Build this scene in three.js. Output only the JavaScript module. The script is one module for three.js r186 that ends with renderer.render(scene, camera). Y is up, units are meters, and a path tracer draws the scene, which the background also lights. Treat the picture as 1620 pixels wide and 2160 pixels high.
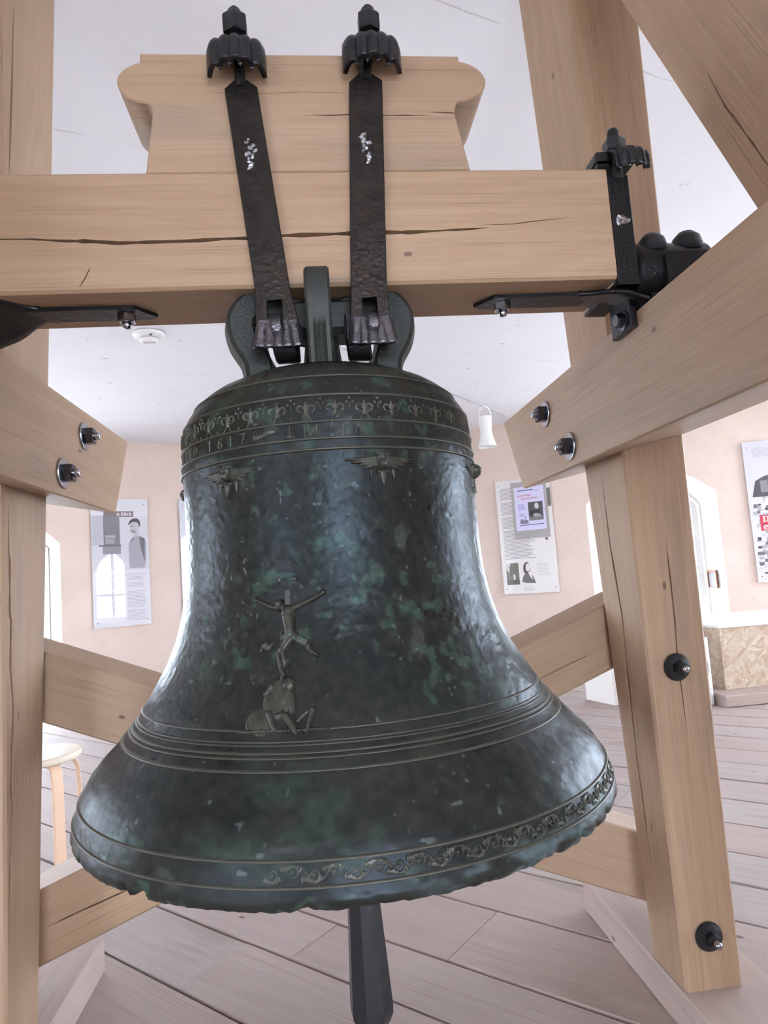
import * as THREE from 'three';
import { mergeGeometries, mergeVertices } from 'three/addons/utils/BufferGeometryUtils.js';
import { Brush, Evaluator, SUBTRACTION } from 'three-bvh-csg';

// ---------------------------------------------------------------- camera, sky, exposure
const E = 1.15;                                   // height of the eye above the floor
const scene = new THREE.Scene();
const camera = new THREE.PerspectiveCamera(2 * Math.atan(1080 / 1400) * 180 / Math.PI, 1620 / 2160, 0.05, 200);
camera.matrix.makeBasis(new THREE.Vector3(0.99296, -0.07108, 0.09480), new THREE.Vector3(0.06156, 0.99311, 0.09976), new THREE.Vector3(-0.10124, -0.09322, 0.99048));
camera.matrix.setPosition(-0.041, E, 1.38);
camera.matrix.decompose(camera.position, camera.quaternion, camera.scale);
camera.scale.set(1, 1, 1);
scene.add(camera);
scene.background = new THREE.Color(0.80, 0.895, 1.03);   // bright overcast sky, even all round
scene.backgroundIntensity = 10;
const renderer = new THREE.WebGLRenderer({ antialias: true });
renderer.toneMapping = THREE.LinearToneMapping;
renderer.toneMappingExposure = 2.25;
renderer.shadowMap.enabled = true;

// ---------------------------------------------------------------- helpers
let seed = 7;
const rnd = () => { seed = (seed * 1664525 + 1013904223) >>> 0; return seed / 4294967296; };
const V = (x, y, z) => new THREE.Vector3(x, y, z);
const lerp = (a, b, t) => a + (b - a) * t, clamp = (x, a = 0, b = 1) => Math.min(b, Math.max(a, x)), smooth = (a, b, x) => { const t = clamp((x - a) / (b - a)); return t * t * (3 - 2 * t); };
const taken = {};
function numbered(n) { const k = taken[n] = (taken[n] ?? -1) + 1; return k ? n + '_' + String(k).padStart(3, '0') : n; }
function tag(o, label, category, group) { o.userData = { label, category }; if (group) o.userData.group = group; return o; }
function thing(name, label, category, group) { const o = new THREE.Group(); o.name = numbered(name); tag(o, label, category, group); scene.add(o); return o; }
function put(name, geo, mat, parent = scene) {
  const m = new THREE.Mesh(Array.isArray(geo) ? (geo.length > 1 ? mergeGeometries(geo.map(plain)) : geo[0]) : geo, mat);
  m.name = numbered(name); m.castShadow = m.receiveShadow = true; parent.add(m); return m;
}
function struct(name, geo, mat, parent) { const m = put(name, geo, mat, parent ?? scene); if (!parent) m.userData.kind = 'structure'; return m; }
function plain(g) { const n = g.index ? g.toNonIndexed() : g; for (const k of Object.keys(n.attributes)) if (!['position', 'normal', 'uv'].includes(k)) n.deleteAttribute(k); return n; }
function fromTris(pos, uv) {
  const g = new THREE.BufferGeometry();
  g.setAttribute('position', new THREE.Float32BufferAttribute(pos, 3)); g.setAttribute('uv', new THREE.Float32BufferAttribute(uv, 2));
  g.computeVertexNormals(); return g;
}
// noise that repeats every (px, py) cells
function hash(x, y, s) { let h = Math.imul(x, 374761393) + Math.imul(y, 668265263) + Math.imul(s, 2147483647 - 40503); h = Math.imul(h ^ (h >>> 13), 1274126177); h ^= h >>> 16; return (h >>> 0) / 4294967296; }
function noise(x, y, px, py, s) {
  const xi = Math.floor(x), yi = Math.floor(y), fx = x - xi, fy = y - yi, u = fx * fx * (3 - 2 * fx), v = fy * fy * (3 - 2 * fy), m = (a, n) => ((a % n) + n) % n;
  const a = hash(m(xi, px), m(yi, py), s), b = hash(m(xi + 1, px), m(yi, py), s), c = hash(m(xi, px), m(yi + 1, py), s), d = hash(m(xi + 1, px), m(yi + 1, py), s);
  return lerp(lerp(a, b, u), lerp(c, d, u), v);
}
function fbm(u, v, fx, fy, oct, s) { let t = 0, a = 0.5, n = 0; for (let o = 0; o < oct; o++) { t += a * noise(u * fx, v * fy, fx, fy, s + o * 17); n += a; a *= 0.5; fx *= 2; fy *= 2; } return t / n; }
// a texture from f(u, v) -> [r, g, b] in 0..255 (sRGB) or a single number 0..1
function texture(w, h, f, srgb = true) {
  const data = new Uint8Array(w * h * 4);
  for (let j = 0; j < h; j++) for (let i = 0; i < w; i++) {
    const c = f((i + 0.5) / w, (j + 0.5) / h), o = (j * w + i) * 4;
    if (typeof c === 'number') data[o] = data[o + 1] = data[o + 2] = clamp(c) * 255;
    else for (let k = 0; k < 3; k++) data[o + k] = clamp(c[k], 0, 255);
    data[o + 3] = 255;
  }
  const t = new THREE.DataTexture(data, w, h);
  t.wrapS = t.wrapT = THREE.RepeatWrapping; t.magFilter = THREE.LinearFilter; t.minFilter = THREE.LinearFilter;
  if (srgb) t.colorSpace = THREE.SRGBColorSpace;
  t.needsUpdate = true; return t;
}
const mix3 = (a, b, t) => [lerp(a[0], b[0], t), lerp(a[1], b[1], t), lerp(a[2], b[2], t)];
function canvasTexture(w, h, draw) {
  const c = document.createElement('canvas'); c.width = w; c.height = h; draw(c.getContext('2d'), w, h);
  const t = new THREE.CanvasTexture(c); t.colorSpace = THREE.SRGBColorSpace; t.magFilter = THREE.LinearFilter; return t;
}

// ---------------------------------------------------------------- materials
const std = (o) => new THREE.MeshStandardMaterial(o), phys = (o) => new THREE.MeshPhysicalMaterial(o);
const KN = [[0.22, 0.15, 0.012], [0.71, 0.42, 0.015], [0.4, 0.68, 0.01], [0.86, 0.87, 0.013]];   // knots of the oak: u, v, size in u
function woodAt(u, v, s, light, dark) {
  let ku = 0, kd = 0;
  for (const [a, b, r] of KN) { const du = (u - a) / r, dv = (v - b) * 4 / r * 0.55, d = Math.sqrt(du * du + dv * dv); ku += Math.exp(-d * d * 0.08) * 0.9 * Math.sign(du || 1); if (d < 1.2) kd = Math.max(kd, smooth(1.2, 0.55, d)); }
  const warp = fbm(u, v, 3, 2, 3, s) * 1.3 + ku * 0.05;
  const rings = 0.5 + 0.5 * Math.sin((u * 9 + warp * 3.2) * Math.PI * 2);
  const streak = fbm(u, v, 96, 3, 3, s + 5), fine = fbm(u, v, 256, 14, 2, s + 9), blotch = fbm(u, v, 4, 3, 4, s + 31);
  let t = 0.1 * rings + 0.24 * streak + 0.2 * fine + 0.4 * (blotch - 0.5) + 0.12;
  let c = mix3(light, dark, clamp(t));
  const grey = smooth(0.62, 0.8, fbm(u, v, 6, 5, 4, s + 77)) * 0.28; c = mix3(c, [118, 108, 100], grey);
  c = mix3(c, [74, 54, 42], kd * 0.7);
  const pore = fbm(u, v, 300, 8, 2, s + 3); if (pore > 0.7) c = mix3(c, [96, 72, 56], (pore - 0.7) * 1.6);
  return c;
}
function wood(s, light, dark, rough, bump) {
  const map = texture(512, 1024, (u, v) => woodAt(u, v, s, light, dark));
  const bmp = texture(512, 512, (u, v) => 0.5 * fbm(u, v, 128, 4, 3, s + 5) + 0.5 * fbm(u, v, 40, 10, 3, s + 41), false);
  map.repeat.set(1 / 0.55, 1 / 2.2); bmp.repeat.set(1 / 0.3, 1 / 1.2);
  return std({ map, bumpMap: bmp, bumpScale: bump, roughness: rough, metalness: 0 });
}
const oak = wood(11, [176, 148, 123], [138, 108, 82], 0.6, 0.0012);
const oakB = wood(53, [174, 147, 124], [141, 112, 87], 0.58, 0.0012);
const plankMats = [0, 1, 2, 3].map((k) => {
  const L = [[178, 163, 158], [176, 160, 154], [174, 163, 159], [179, 161, 153]][k], D = [[150, 133, 127], [146, 127, 121], [148, 136, 131], [150, 130, 122]][k];
  const map = texture(512, 512, (u, v) => woodAt(u, v, 101 + k * 13, L, D)); map.repeat.set(1 / 0.55, 1 / 2.4);
  return std({ map, roughness: 0.6 });
});
const iron = std({ color: 0xffffff, metalness: 0.85, roughness: 0.4, map: texture(256, 256, (u, v) => { const n = fbm(u, v, 8, 8, 5, 3), r = smooth(0.62, 0.8, fbm(u, v, 5, 5, 4, 61)); return mix3(mix3([38, 34, 32], [58, 53, 50], n), [78, 48, 36], r * 0.35); }), bumpMap: texture(256, 256, (u, v) => fbm(u, v, 24, 24, 4, 8), false), bumpScale: 0.0012 });
for (const k of ['map', 'bumpMap']) iron[k].repeat.set(6, 6);
const bareIron = std({ color: 0x77747a, metalness: 0.9, roughness: 0.3, bumpMap: iron.bumpMap, bumpScale: 0.0016 });
const blackIron = std({ color: 0x2f2f32, metalness: 0.75, roughness: 0.3, bumpMap: iron.bumpMap, bumpScale: 0.001 });
const zinc = std({ color: 0xa9abb2, metalness: 1, roughness: 0.2 });
const darkSteel = std({ color: 0x55565e, metalness: 0.95, roughness: 0.22 });
const wallMat = std({ map: texture(512, 512, (u, v) => { const n = fbm(u, v, 6, 6, 5, 21), d = fbm(u, v, 60, 60, 3, 4); return mix3(mix3([229, 211, 200], [220, 199, 187], n), [207, 185, 173], smooth(0.7, 0.85, d) * 0.4); }), bumpMap: texture(256, 256, (u, v) => fbm(u, v, 20, 20, 4, 6), false), bumpScale: 0.003, roughness: 0.95 });
wallMat.map.repeat.set(0.5, 0.5); wallMat.bumpMap.repeat.set(1, 1);
const whiteMatt = std({ color: 0xe6e2dd, roughness: 0.92, bumpMap: wallMat.bumpMap, bumpScale: 0.002 });  // white of the plinth; on the reveals it stands in for window light
const ceilMat = std({ map: texture(1024, 1024, (u, v) => {                       // white plaster with thin crack lines and small dirt spots
  let c = mix3([238, 239, 245], [230, 231, 238], fbm(u, v, 5, 5, 4, 9));
  for (const [a, k, w] of [[0.18, 0.35, 1], [0.55, 0.32, 0.8], [0.83, 0.3, 1]]) { const d = Math.abs(((v - a - k * u + 0.02 * fbm(u, v, 8, 8, 3, 2) + 4) % 1)); if (d < 0.0016) c = mix3(c, [168, 166, 168], 0.55 * w * smooth(0.45, 0.6, fbm(u, v, 12, 12, 3, 14))); }
  const s = fbm(u, v, 40, 40, 3, 55); return mix3(c, [150, 148, 146], smooth(0.82, 0.93, s) * 0.4);
}), roughness: 0.9 });
ceilMat.map.repeat.set(0.28, 0.28);
const whitePaint = std({ color: 0xdededc, roughness: 0.45 });
const whitePlastic = std({ color: 0xeeeeee, roughness: 0.35 });
const glass = phys({ color: 0xffffff, roughness: 0.02, transmission: 1, thickness: 0, ior: 1.5 });
const birch = std({ color: 0xe0d4bf, roughness: 0.4 }), birchRed = std({ color: 0xe6c3a6, roughness: 0.45 });
function bronzeAt(u, v) {                               // u round the bell from the back, v up its height
  const big = fbm(u, v, 10, 5, 5, 91), mid = fbm(u, v, 34, 14, 4, 17), fine = fbm(u, v, 220, 90, 3, 44), green = fbm(u, v, 26, 12, 4, 71), blue = fbm(u, v, 14, 7, 4, 133);
  let c = mix3([38, 37, 33], [56, 54, 48], clamp(big * 1.1 - 0.1));
  c = mix3(c, [46, 50, 46], smooth(0.5, 0.72, blue) * 0.5);
  c = mix3(c, [56, 68, 57], smooth(0.62, 0.74, green) * smooth(0.5, 0.64, mid) * 0.8);
  c = mix3(c, [88, 94, 88], smooth(0.74, 0.84, mid) * 0.55);
  c = mix3(c, [36, 36, 34], smooth(0.6, 0.8, fbm(u, v, 50, 24, 3, 207)) * 0.45);
  const lip = smooth(0.062, 0.03, v) * smooth(0.5, 0.56, u) * smooth(0.8, 0.7, u); // pale scale on the corroded lip, right of the front
  c = mix3(c, [104, 120, 124], lip * smooth(0.38, 0.62, fbm(u, v, 70, 50, 4, 8)) * 0.85);
  // small pale and green specks
  const sp = fbm(u, v, 200, 84, 2, 301); if (sp > 0.8) c = mix3(c, [112, 120, 120], smooth(0.8, 0.9, sp) * 0.7);
  const gs = fbm(u, v, 90, 38, 3, 303) * smooth(0.4, 0.62, fbm(u, v, 9, 5, 2, 305)); if (gs > 0.6) c = mix3(c, [70, 96, 80], smooth(0.6, 0.72, gs) * 0.55);
  const k = 0.62 + 0.38 * fine; return [c[0] * k, c[1] * k, c[2] * k];
}
const bronzeMap = texture(2048, 1024, bronzeAt);
const rubbedGlintMap = texture(1024, 512, (u, v) => { const c = bronzeAt(u, v), t = fbm(u, v, 200, 100, 3, 5); return mix3(c, [108, 106, 97], 0.3 + 0.5 * t); });   // raised work, wear plus light on the ridges painted into the colour
const bronzeRough = texture(1024, 512, (u, v) => 0.17 + 0.28 * fbm(u, v, 20, 10, 5, 31) + 0.12 * fbm(u, v, 120, 60, 2, 3), false);
const bronze = phys({ map: bronzeMap, roughnessMap: bronzeRough, roughness: 1, metalness: 0.1, specularIntensity: 0.38, specularColor: new THREE.Color(0.58, 0.8, 1.0), bumpMap: texture(1024, 512, (u, v) => 0.6 * fbm(u, v, 160, 80, 3, 66) + 0.4 * fbm(u, v, 24, 12, 4, 12), false), bumpScale: 0.002 });
const rubbedGlint = phys({ map: rubbedGlintMap, roughness: 0.38, metalness: 0.3, specularIntensity: 0.6 });
const wornGlint = phys({ map: texture(1024, 512, (u, v) => mix3(bronzeAt(u, v), [92, 90, 82], 0.15 + 0.5 * fbm(u, v, 200, 100, 3, 5))), roughness: 0.36, metalness: 0.3, specularIntensity: 0.6 });  // fainter for the reliefs: wear plus catch-light put into the colour
const bronzePlain = std({ color: 0x2f3230, roughness: 0.5, metalness: 0.35, bumpMap: iron.bumpMap, bumpScale: 0.001 });
const osb = std({ map: texture(512, 512, (u, v) => { let best = 0, tone = 0; for (let k = 0; k < 3; k++) { const a = k * 1.05 + 0.3, x = u * Math.cos(a) - v * Math.sin(a), y = u * Math.sin(a) + v * Math.cos(a), n = noise(x * 8 + 40, y * 26 + 40, 4096, 4096, 60 + k); if (n > best) { best = n; tone = hash(Math.floor(x * 8 + 40), Math.floor(y * 26 + 40), 5 + k); } } return mix3([206, 192, 174], [172, 146, 122], tone * 0.8 + 0.15 * fbm(u, v, 60, 60, 2, 4)); }), roughness: 0.7 });

// ---------------------------------------------------------------- shapes
// a squared timber from ring A to ring B (four corners each, in the same order), its long edges chamfered
function timber(A, B, c = 0.004) {
  const ring = (Q) => { const out = []; for (let i = 0; i < 4; i++) { const p = Q[i], a = Q[(i + 3) % 4], b = Q[(i + 1) % 4]; out.push(p.clone().addScaledVector(a.clone().sub(p).normalize(), c), p.clone().addScaledVector(b.clone().sub(p).normalize(), c)); } return out; };
  const ra = ring(A), rb = ring(B), ca = A.reduce((s, p) => s.add(p), V(0, 0, 0)).multiplyScalar(0.25), cb = B.reduce((s, p) => s.add(p), V(0, 0, 0)).multiplyScalar(0.25);
  const axis = cb.clone().sub(ca).normalize(), pos = [], uv = [], along = (p) => p.clone().sub(ca).dot(axis), ou = rnd() * 3, ov = rnd() * 5;
  const nrm = V(0, 0, 0); nrm.crossVectors(ra[2].clone().sub(ra[0]), rb[0].clone().sub(ra[0])); const flip = nrm.dot(ra[0].clone().add(ra[2]).multiplyScalar(0.5).sub(ca)) < 0;
  const tri = (a, b, d, ua, ub, ud) => { if (flip) [b, d, ub, ud] = [d, b, ud, ub]; pos.push(a.x, a.y, a.z, b.x, b.y, b.z, d.x, d.y, d.z); uv.push(...ua, ...ub, ...ud); };
  let u = ou;
  for (let i = 0; i < 8; i++) {
    const j = (i + 1) % 8, w = ra[i].distanceTo(ra[j]), wb = rb[i].distanceTo(rb[j]), u1 = u + Math.max(w, wb);
    const a0 = [u, ov + along(ra[i])], a1 = [u1, ov + along(ra[j])], b0 = [u, ov + along(rb[i])], b1 = [u1, ov + along(rb[j])];
    tri(ra[i], ra[j], rb[j], a0, a1, b1); tri(ra[i], rb[j], rb[i], a0, b1, b0); u = u1;
  }
  for (const [r, cc, s] of [[ra, ca, 1], [rb, cb, -1]]) for (let i = 0; i < 8; i++) {
    const a = r[i], b = r[(i + 1) % 8], f = (p) => [ou + p.clone().sub(cc).dot(A[1].clone().sub(A[0]).normalize()), ov + p.clone().sub(cc).dot(A[3].clone().sub(A[0]).normalize()) * 0.3];
    if (s > 0) tri(cc, b, a, [ou, ov], f(b), f(a)); else tri(cc, a, b, [ou, ov], f(a), f(b));
  }
  return fromTris(pos, uv);
}
const boxCorners = (x0, x1, y0, y1, z0, z1, axis) => {
  const P = (x, y, z) => V(x, y, z);
  if (axis === 'x') return [[P(x0, y0, z0), P(x0, y1, z0), P(x0, y1, z1), P(x0, y0, z1)], [P(x1, y0, z0), P(x1, y1, z0), P(x1, y1, z1), P(x1, y0, z1)]];
  if (axis === 'y') return [[P(x0, y0, z0), P(x1, y0, z0), P(x1, y0, z1), P(x0, y0, z1)], [P(x0, y1, z0), P(x1, y1, z0), P(x1, y1, z1), P(x0, y1, z1)]];
  return [[P(x0, y0, z0), P(x1, y0, z0), P(x1, y1, z0), P(x0, y1, z0)], [P(x0, y0, z1), P(x1, y0, z1), P(x1, y1, z1), P(x0, y1, z1)]];
};
const bar = (x0, x1, y0, y1, z0, z1, axis = 'x', c = 0.002) => timber(...boxCorners(x0, x1, y0, y1, z0, z1, axis), c);
const evaluator = new Evaluator(); evaluator.useGroups = false; evaluator.attributes = ['position', 'normal', 'uv'];
function cut(geo, cutters) {
  if (!cutters.length) return geo;
  let b = new Brush(geo); b.updateMatrixWorld();
  for (const c of cutters) { const k = new Brush(c); k.updateMatrixWorld(); b = evaluator.evaluate(b, k, SUBTRACTION); }
  return b.geometry;
}
// a drying crack: a thin wedge along points on a face; at(a, b, d) turns face coordinates and depth into a point
function crack(pts, width, depth, at) {
  const P = [];
  for (let i = 0; i < pts.length - 1; i++) { const n = 4; for (let k = 0; k < n; k++) P.push([lerp(pts[i][0], pts[i + 1][0], k / n), lerp(pts[i][1], pts[i + 1][1], k / n)]); }
  P.push(pts[pts.length - 1]);
  const q = P.map((p, i) => {
    const a = P[Math.max(0, i - 1)], b = P[Math.min(P.length - 1, i + 1)], dx = b[0] - a[0], dy = b[1] - a[1], l = Math.hypot(dx, dy) || 1, t = i / (P.length - 1);
    const w = width * 0.5 * Math.max(0.12, Math.min(1, 5 * Math.min(t + 0.02, 1.02 - t))) * (0.6 + 0.8 * rnd()), nx = -dy / l * w, ny = dx / l * w;
    return [at(p[0] + nx, p[1] + ny, -0.004), at(p[0] - nx, p[1] - ny, -0.004), at(p[0] - nx * 0.25, p[1] - ny * 0.25, depth), at(p[0] + nx * 0.25, p[1] + ny * 0.25, depth)];
  });
  const pos = [], uv = [], mid = V(0, 0, 0); q.flat().forEach((p) => mid.add(p)); mid.multiplyScalar(1 / q.length / 4);
  const quad = (a, b, c, d) => { pos.push(a.x, a.y, a.z, b.x, b.y, b.z, c.x, c.y, c.z, a.x, a.y, a.z, c.x, c.y, c.z, d.x, d.y, d.z); for (let i = 0; i < 6; i++) uv.push(a.x + a.z, a.y); };
  for (let i = 0; i < q.length - 1; i++) for (let k = 0; k < 4; k++) quad(q[i][k], q[i][(k + 1) % 4], q[i + 1][(k + 1) % 4], q[i + 1][k]);
  quad(q[0][3], q[0][2], q[0][1], q[0][0]); const e = q[q.length - 1]; quad(e[0], e[1], e[2], e[3]);
  const g = fromTris(pos, uv);
  let vol = 0; for (let i = 0; i < pos.length; i += 9) vol += V(pos[i], pos[i + 1], pos[i + 2]).dot(V(pos[i + 3], pos[i + 4], pos[i + 5]).cross(V(pos[i + 6], pos[i + 7], pos[i + 8])));
  if (vol < 0) { for (let i = 0; i < pos.length; i += 9) for (let k = 0; k < 3; k++) { const t = pos[i + 3 + k]; pos[i + 3 + k] = pos[i + 6 + k]; pos[i + 6 + k] = t; } return fromTris(pos, uv); }
  return g;
}
// a closed sheet of thickness th from f(u, v) -> point
function sheet(f, nu, nv, th) {
  const P = [], N = [];
  for (let j = 0; j <= nv; j++) for (let i = 0; i <= nu; i++) {
    const u = i / nu, v = j / nv, e = 1e-3, p = f(u, v), a = f(Math.min(1, u + e), v).sub(f(Math.max(0, u - e), v)), b = f(u, Math.min(1, v + e)).sub(f(u, Math.max(0, v - e)));
    P.push(p); N.push(a.cross(b).normalize());
  }
  const pos = [], uv = [], id = (i, j) => j * (nu + 1) + i, B = P.map((p, i) => p.clone().addScaledVector(N[i], -th));
  const quad = (a, b, c, d) => { for (const p of [a, b, c, a, c, d]) { pos.push(p.x, p.y, p.z); uv.push(p.x * 2, p.y * 2); } };
  for (let j = 0; j < nv; j++) for (let i = 0; i < nu; i++) { quad(P[id(i, j)], P[id(i + 1, j)], P[id(i + 1, j + 1)], P[id(i, j + 1)]); quad(B[id(i, j)], B[id(i, j + 1)], B[id(i + 1, j + 1)], B[id(i + 1, j)]); }
  for (let i = 0; i < nu; i++) { quad(P[id(i, 0)], B[id(i, 0)], B[id(i + 1, 0)], P[id(i + 1, 0)]); quad(P[id(i, nv)], P[id(i + 1, nv)], B[id(i + 1, nv)], B[id(i, nv)]); }
  for (let j = 0; j < nv; j++) { quad(P[id(0, j)], P[id(0, j + 1)], B[id(0, j + 1)], B[id(0, j)]); quad(P[id(nu, j)], B[id(nu, j)], B[id(nu, j + 1)], P[id(nu, j + 1)]); }
  const g = mergeVertices(fromTris(pos, uv).deleteAttribute('normal') && stripNormals(pos, uv), 1e-5); g.computeVertexNormals(); return g.toNonIndexed();
}
function stripNormals(pos, uv) { const g = new THREE.BufferGeometry(); g.setAttribute('position', new THREE.Float32BufferAttribute(pos, 3)); g.setAttribute('uv', new THREE.Float32BufferAttribute(uv, 2)); return g; }
// a rectangular or rounded section swept along points (up = reference normal of the section)
function sweep(pts, section, side) {
  const curve = new THREE.CatmullRomCurve3(pts), n = pts.length * 6, rings = [];
  for (let i = 0; i <= n; i++) { const t = i / n, p = curve.getPoint(t), T = curve.getTangent(t), X = side.clone().addScaledVector(T, -side.dot(T)).normalize(), Y = V(0, 0, 0).crossVectors(T, X); rings.push(section(t).map(([a, b]) => p.clone().addScaledVector(X, a).addScaledVector(Y, b))); }
  const pos = [], uv = [], m = rings[0].length, tri = (...q) => { for (const p of q) { pos.push(p.x, p.y, p.z); uv.push(p.x * 2 + p.z, p.y * 2); } };
  for (let i = 0; i < n; i++) for (let k = 0; k < m; k++) { const l = (k + 1) % m; tri(rings[i][k], rings[i][l], rings[i + 1][l]); tri(rings[i][k], rings[i + 1][l], rings[i + 1][k]); }
  for (let k = 1; k < m - 1; k++) { tri(rings[0][0], rings[0][k + 1], rings[0][k]); tri(rings[n][0], rings[n][k], rings[n][k + 1]); }
  return fromTris(pos, uv);
}
const roundRect = (w, h, c) => [[-w + c, -h], [w - c, -h], [w, -h + c], [w, h - c], [w - c, h], [-w + c, h], [-w, h - c], [-w, -h + c]];
const lathe = (pts, n = 32) => new THREE.LatheGeometry(pts.map(([r, y]) => new THREE.Vector2(r, y)), n);
function place(g, [x, y, z], rx = 0, ry = 0, rz = 0) { g.applyMatrix4(new THREE.Matrix4().makeRotationFromEuler(new THREE.Euler(rx, ry, rz, 'YXZ')).setPosition(x, y, z)); return g; }
function hexNut(r, h, c = 0.12) { const g = lathe([[0.001, 0], [r * (1 - c * 0.3), 0], [r, h * c], [r, h * (1 - c)], [r * (1 - c), h], [0.001, h]], 6); const q = g.toNonIndexed(); q.computeVertexNormals(); return q; }

// ---------------------------------------------------------------- the room
const CEIL = E + 2.05;
const plan = [[-6.2, -5.666], [0.306, -9.57], [6.2, -5.59], [6.2, 3.7], [-6.2, 3.7]];   // seen from inside, left to right; the room closes back to the first corner
const T = 0.5;
function outline(h, t, n = 14) {                                    // an arched opening; t = 0 at the room's face, 1 outside
  const w = h.w / 2 - t * h.splay, y1 = h.y1 - t * h.splay * 0.5, y0 = h.y0 + t * 0.04, pts = [[h.u - w, y0], [h.u + w, y0]];
  for (let i = 0; i <= n; i++) { const a = -1 + 2 * i / n; pts.push([h.u - a * w, y1 + h.rise * (1 - a * a)]); }
  return pts;
}
let windows = 0;
function wall(name, a, b, holes) {
  const p0 = V(a[0], 0, a[1]), p1 = V(b[0], 0, b[1]), L = p0.distanceTo(p1), t = p1.clone().sub(p0).normalize(), n = V(0, 0, 0).crossVectors(t, V(0, 1, 0));
  const M = new THREE.Matrix4().makeBasis(t, V(0, 1, 0), n).setPosition(p0);
  const face = (k, z, flip) => {
    const s = new THREE.Shape([[-0.4, -0.2], [L + 0.4, -0.2], [L + 0.4, CEIL + 0.2], [-0.4, CEIL + 0.2]].map(([x, y]) => new THREE.Vector2(x, y)));
    for (const h of holes) s.holes.push(new THREE.Path(outline(h, k).map(([x, y]) => new THREE.Vector2(x, y)).reverse()));
    const g = new THREE.ShapeGeometry(s).toNonIndexed(); g.translate(0, 0, z);
    if (flip) { const p = g.attributes.position.array, uu = g.attributes.uv.array; for (let i = 0; i < p.length; i += 9) for (let q = 0; q < 3; q++) [p[i + 3 + q], p[i + 6 + q]] = [p[i + 6 + q], p[i + 3 + q]]; for (let i = 0; i < uu.length; i += 6) for (let q = 0; q < 2; q++) [uu[i + 2 + q], uu[i + 4 + q]] = [uu[i + 4 + q], uu[i + 2 + q]]; }
    g.computeVertexNormals(); return g;
  };
  const ring = (A, B, flip) => { const pos = [], uv = []; for (let i = 0; i < A.length; i++) { const j = (i + 1) % A.length, q = flip ? [A[i], B[i], B[j], A[i], B[j], A[j]] : [A[i], A[j], B[j], A[i], B[j], B[i]]; for (const p of q) { pos.push(...p); uv.push(p[0] + p[2], p[1]); } } return fromTris(pos, uv); };
  const rect = [[-0.4, -0.2], [L + 0.4, -0.2], [L + 0.4, CEIL + 0.2], [-0.4, CEIL + 0.2]];
  const body = mergeGeometries([face(0, 0, false), face(1, -T, true), ring(rect.map((p) => [...p, 0]), rect.map((p) => [...p, -T]), true)].map(plain)).applyMatrix4(M);
  struct(name, body, wallMat);
  for (const h of holes) {
    const w = new THREE.Group(); w.name = 'window_' + ++windows; w.userData.kind = 'structure'; scene.add(w); w.applyMatrix4(M);
    put('reveal', ring(outline(h, 0).map((p) => [...p, 0]), outline(h, 1).map((p) => [...p, -T]), false), whiteMatt, w);  // reveals whiter than the wall, window light put into their colour
    const o = outline(h, 1), z0 = -T + 0.02, x0 = h.u - h.w / 2 + h.splay, x1 = h.u + h.w / 2 - h.splay, yb = h.y0 + 0.04, yt = h.y1 - h.splay * 0.5 + h.rise;
    const shape = new THREE.Shape(o.map(([x, y]) => new THREE.Vector2(x, y))), cx = h.u, cy = (yb + yt) / 2;
    shape.holes.push(new THREE.Path(o.map(([x, y]) => new THREE.Vector2(cx + (x - cx) * (1 - 0.14 / (x1 - x0)), cy + (y - cy) * (1 - 0.14 / (yt - yb)))).reverse()));
    put('frame', new THREE.ExtrudeGeometry(shape, { depth: 0.07, bevelEnabled: false }).translate(0, 0, z0), whitePaint, w);
    const ym = lerp(yb, yt, 0.36);
    put('mullion', bar(cx - 0.045, cx + 0.045, yb + 0.05, yt - 0.05, z0 + 0.005, z0 + 0.06, 'y', 0.006), whitePaint, w);
    put('transom', bar(x0 + 0.05, x1 - 0.05, ym - 0.035, ym + 0.035, z0, z0 + 0.065, 'x', 0.006), whitePaint, w);
    put('pane', new THREE.ShapeGeometry(shape.clone()).translate(0, 0, z0 + 0.03) && new THREE.ShapeGeometry(new THREE.Shape(o.map(([x, y]) => new THREE.Vector2(cx + (x - cx) * 0.97, cy + (y - cy) * 0.97)))).translate(0, 0, z0 + 0.03), glass, w);
  }
  return { M, L, t, n };
}
const side = (u, w = 2.1, y1 = 0.9, y0 = -0.85) => ({ u, w, y0: E + y0, y1: E + y1, rise: 0.5, splay: 0.14 });
const LW = wall('wall_left', plan[0], plan[1], [{ u: 7.587 - 5.41, w: 2.4, y0: E - 0.8, y1: E + 0.684, rise: 0.6, splay: 0.06 }]);
const RW = wall('wall_right', plan[1], plan[2], [{ u: 4.8, w: 1.6, y0: E - 0.95, y1: E + 0.743, rise: 0.4, splay: 0.26 }]);
wall('wall_east', plan[2], plan[3], [side(5.59 - 4.15, 2.3, 1.35, -0.95), side(5.59 - 1.75, 2.1, 1.35, -0.95), side(5.59 + 1.6, 1.8)]);  // unseen windows; the first is put in to brighten the left post
wall('wall_south', plan[3], plan[4], [side(5.8, 1.9), side(9.6, 1.9)]);
wall('wall_west', plan[4], plan[0], [side(3.7 + 1.7, 1.6), side(3.7 + 4.2, 1.6)]);  // unseen windows; the second is added to brighten the far ceiling
const inRoom = (w, u, y, d) => V(u, y, d).applyMatrix4(w.M);
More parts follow.
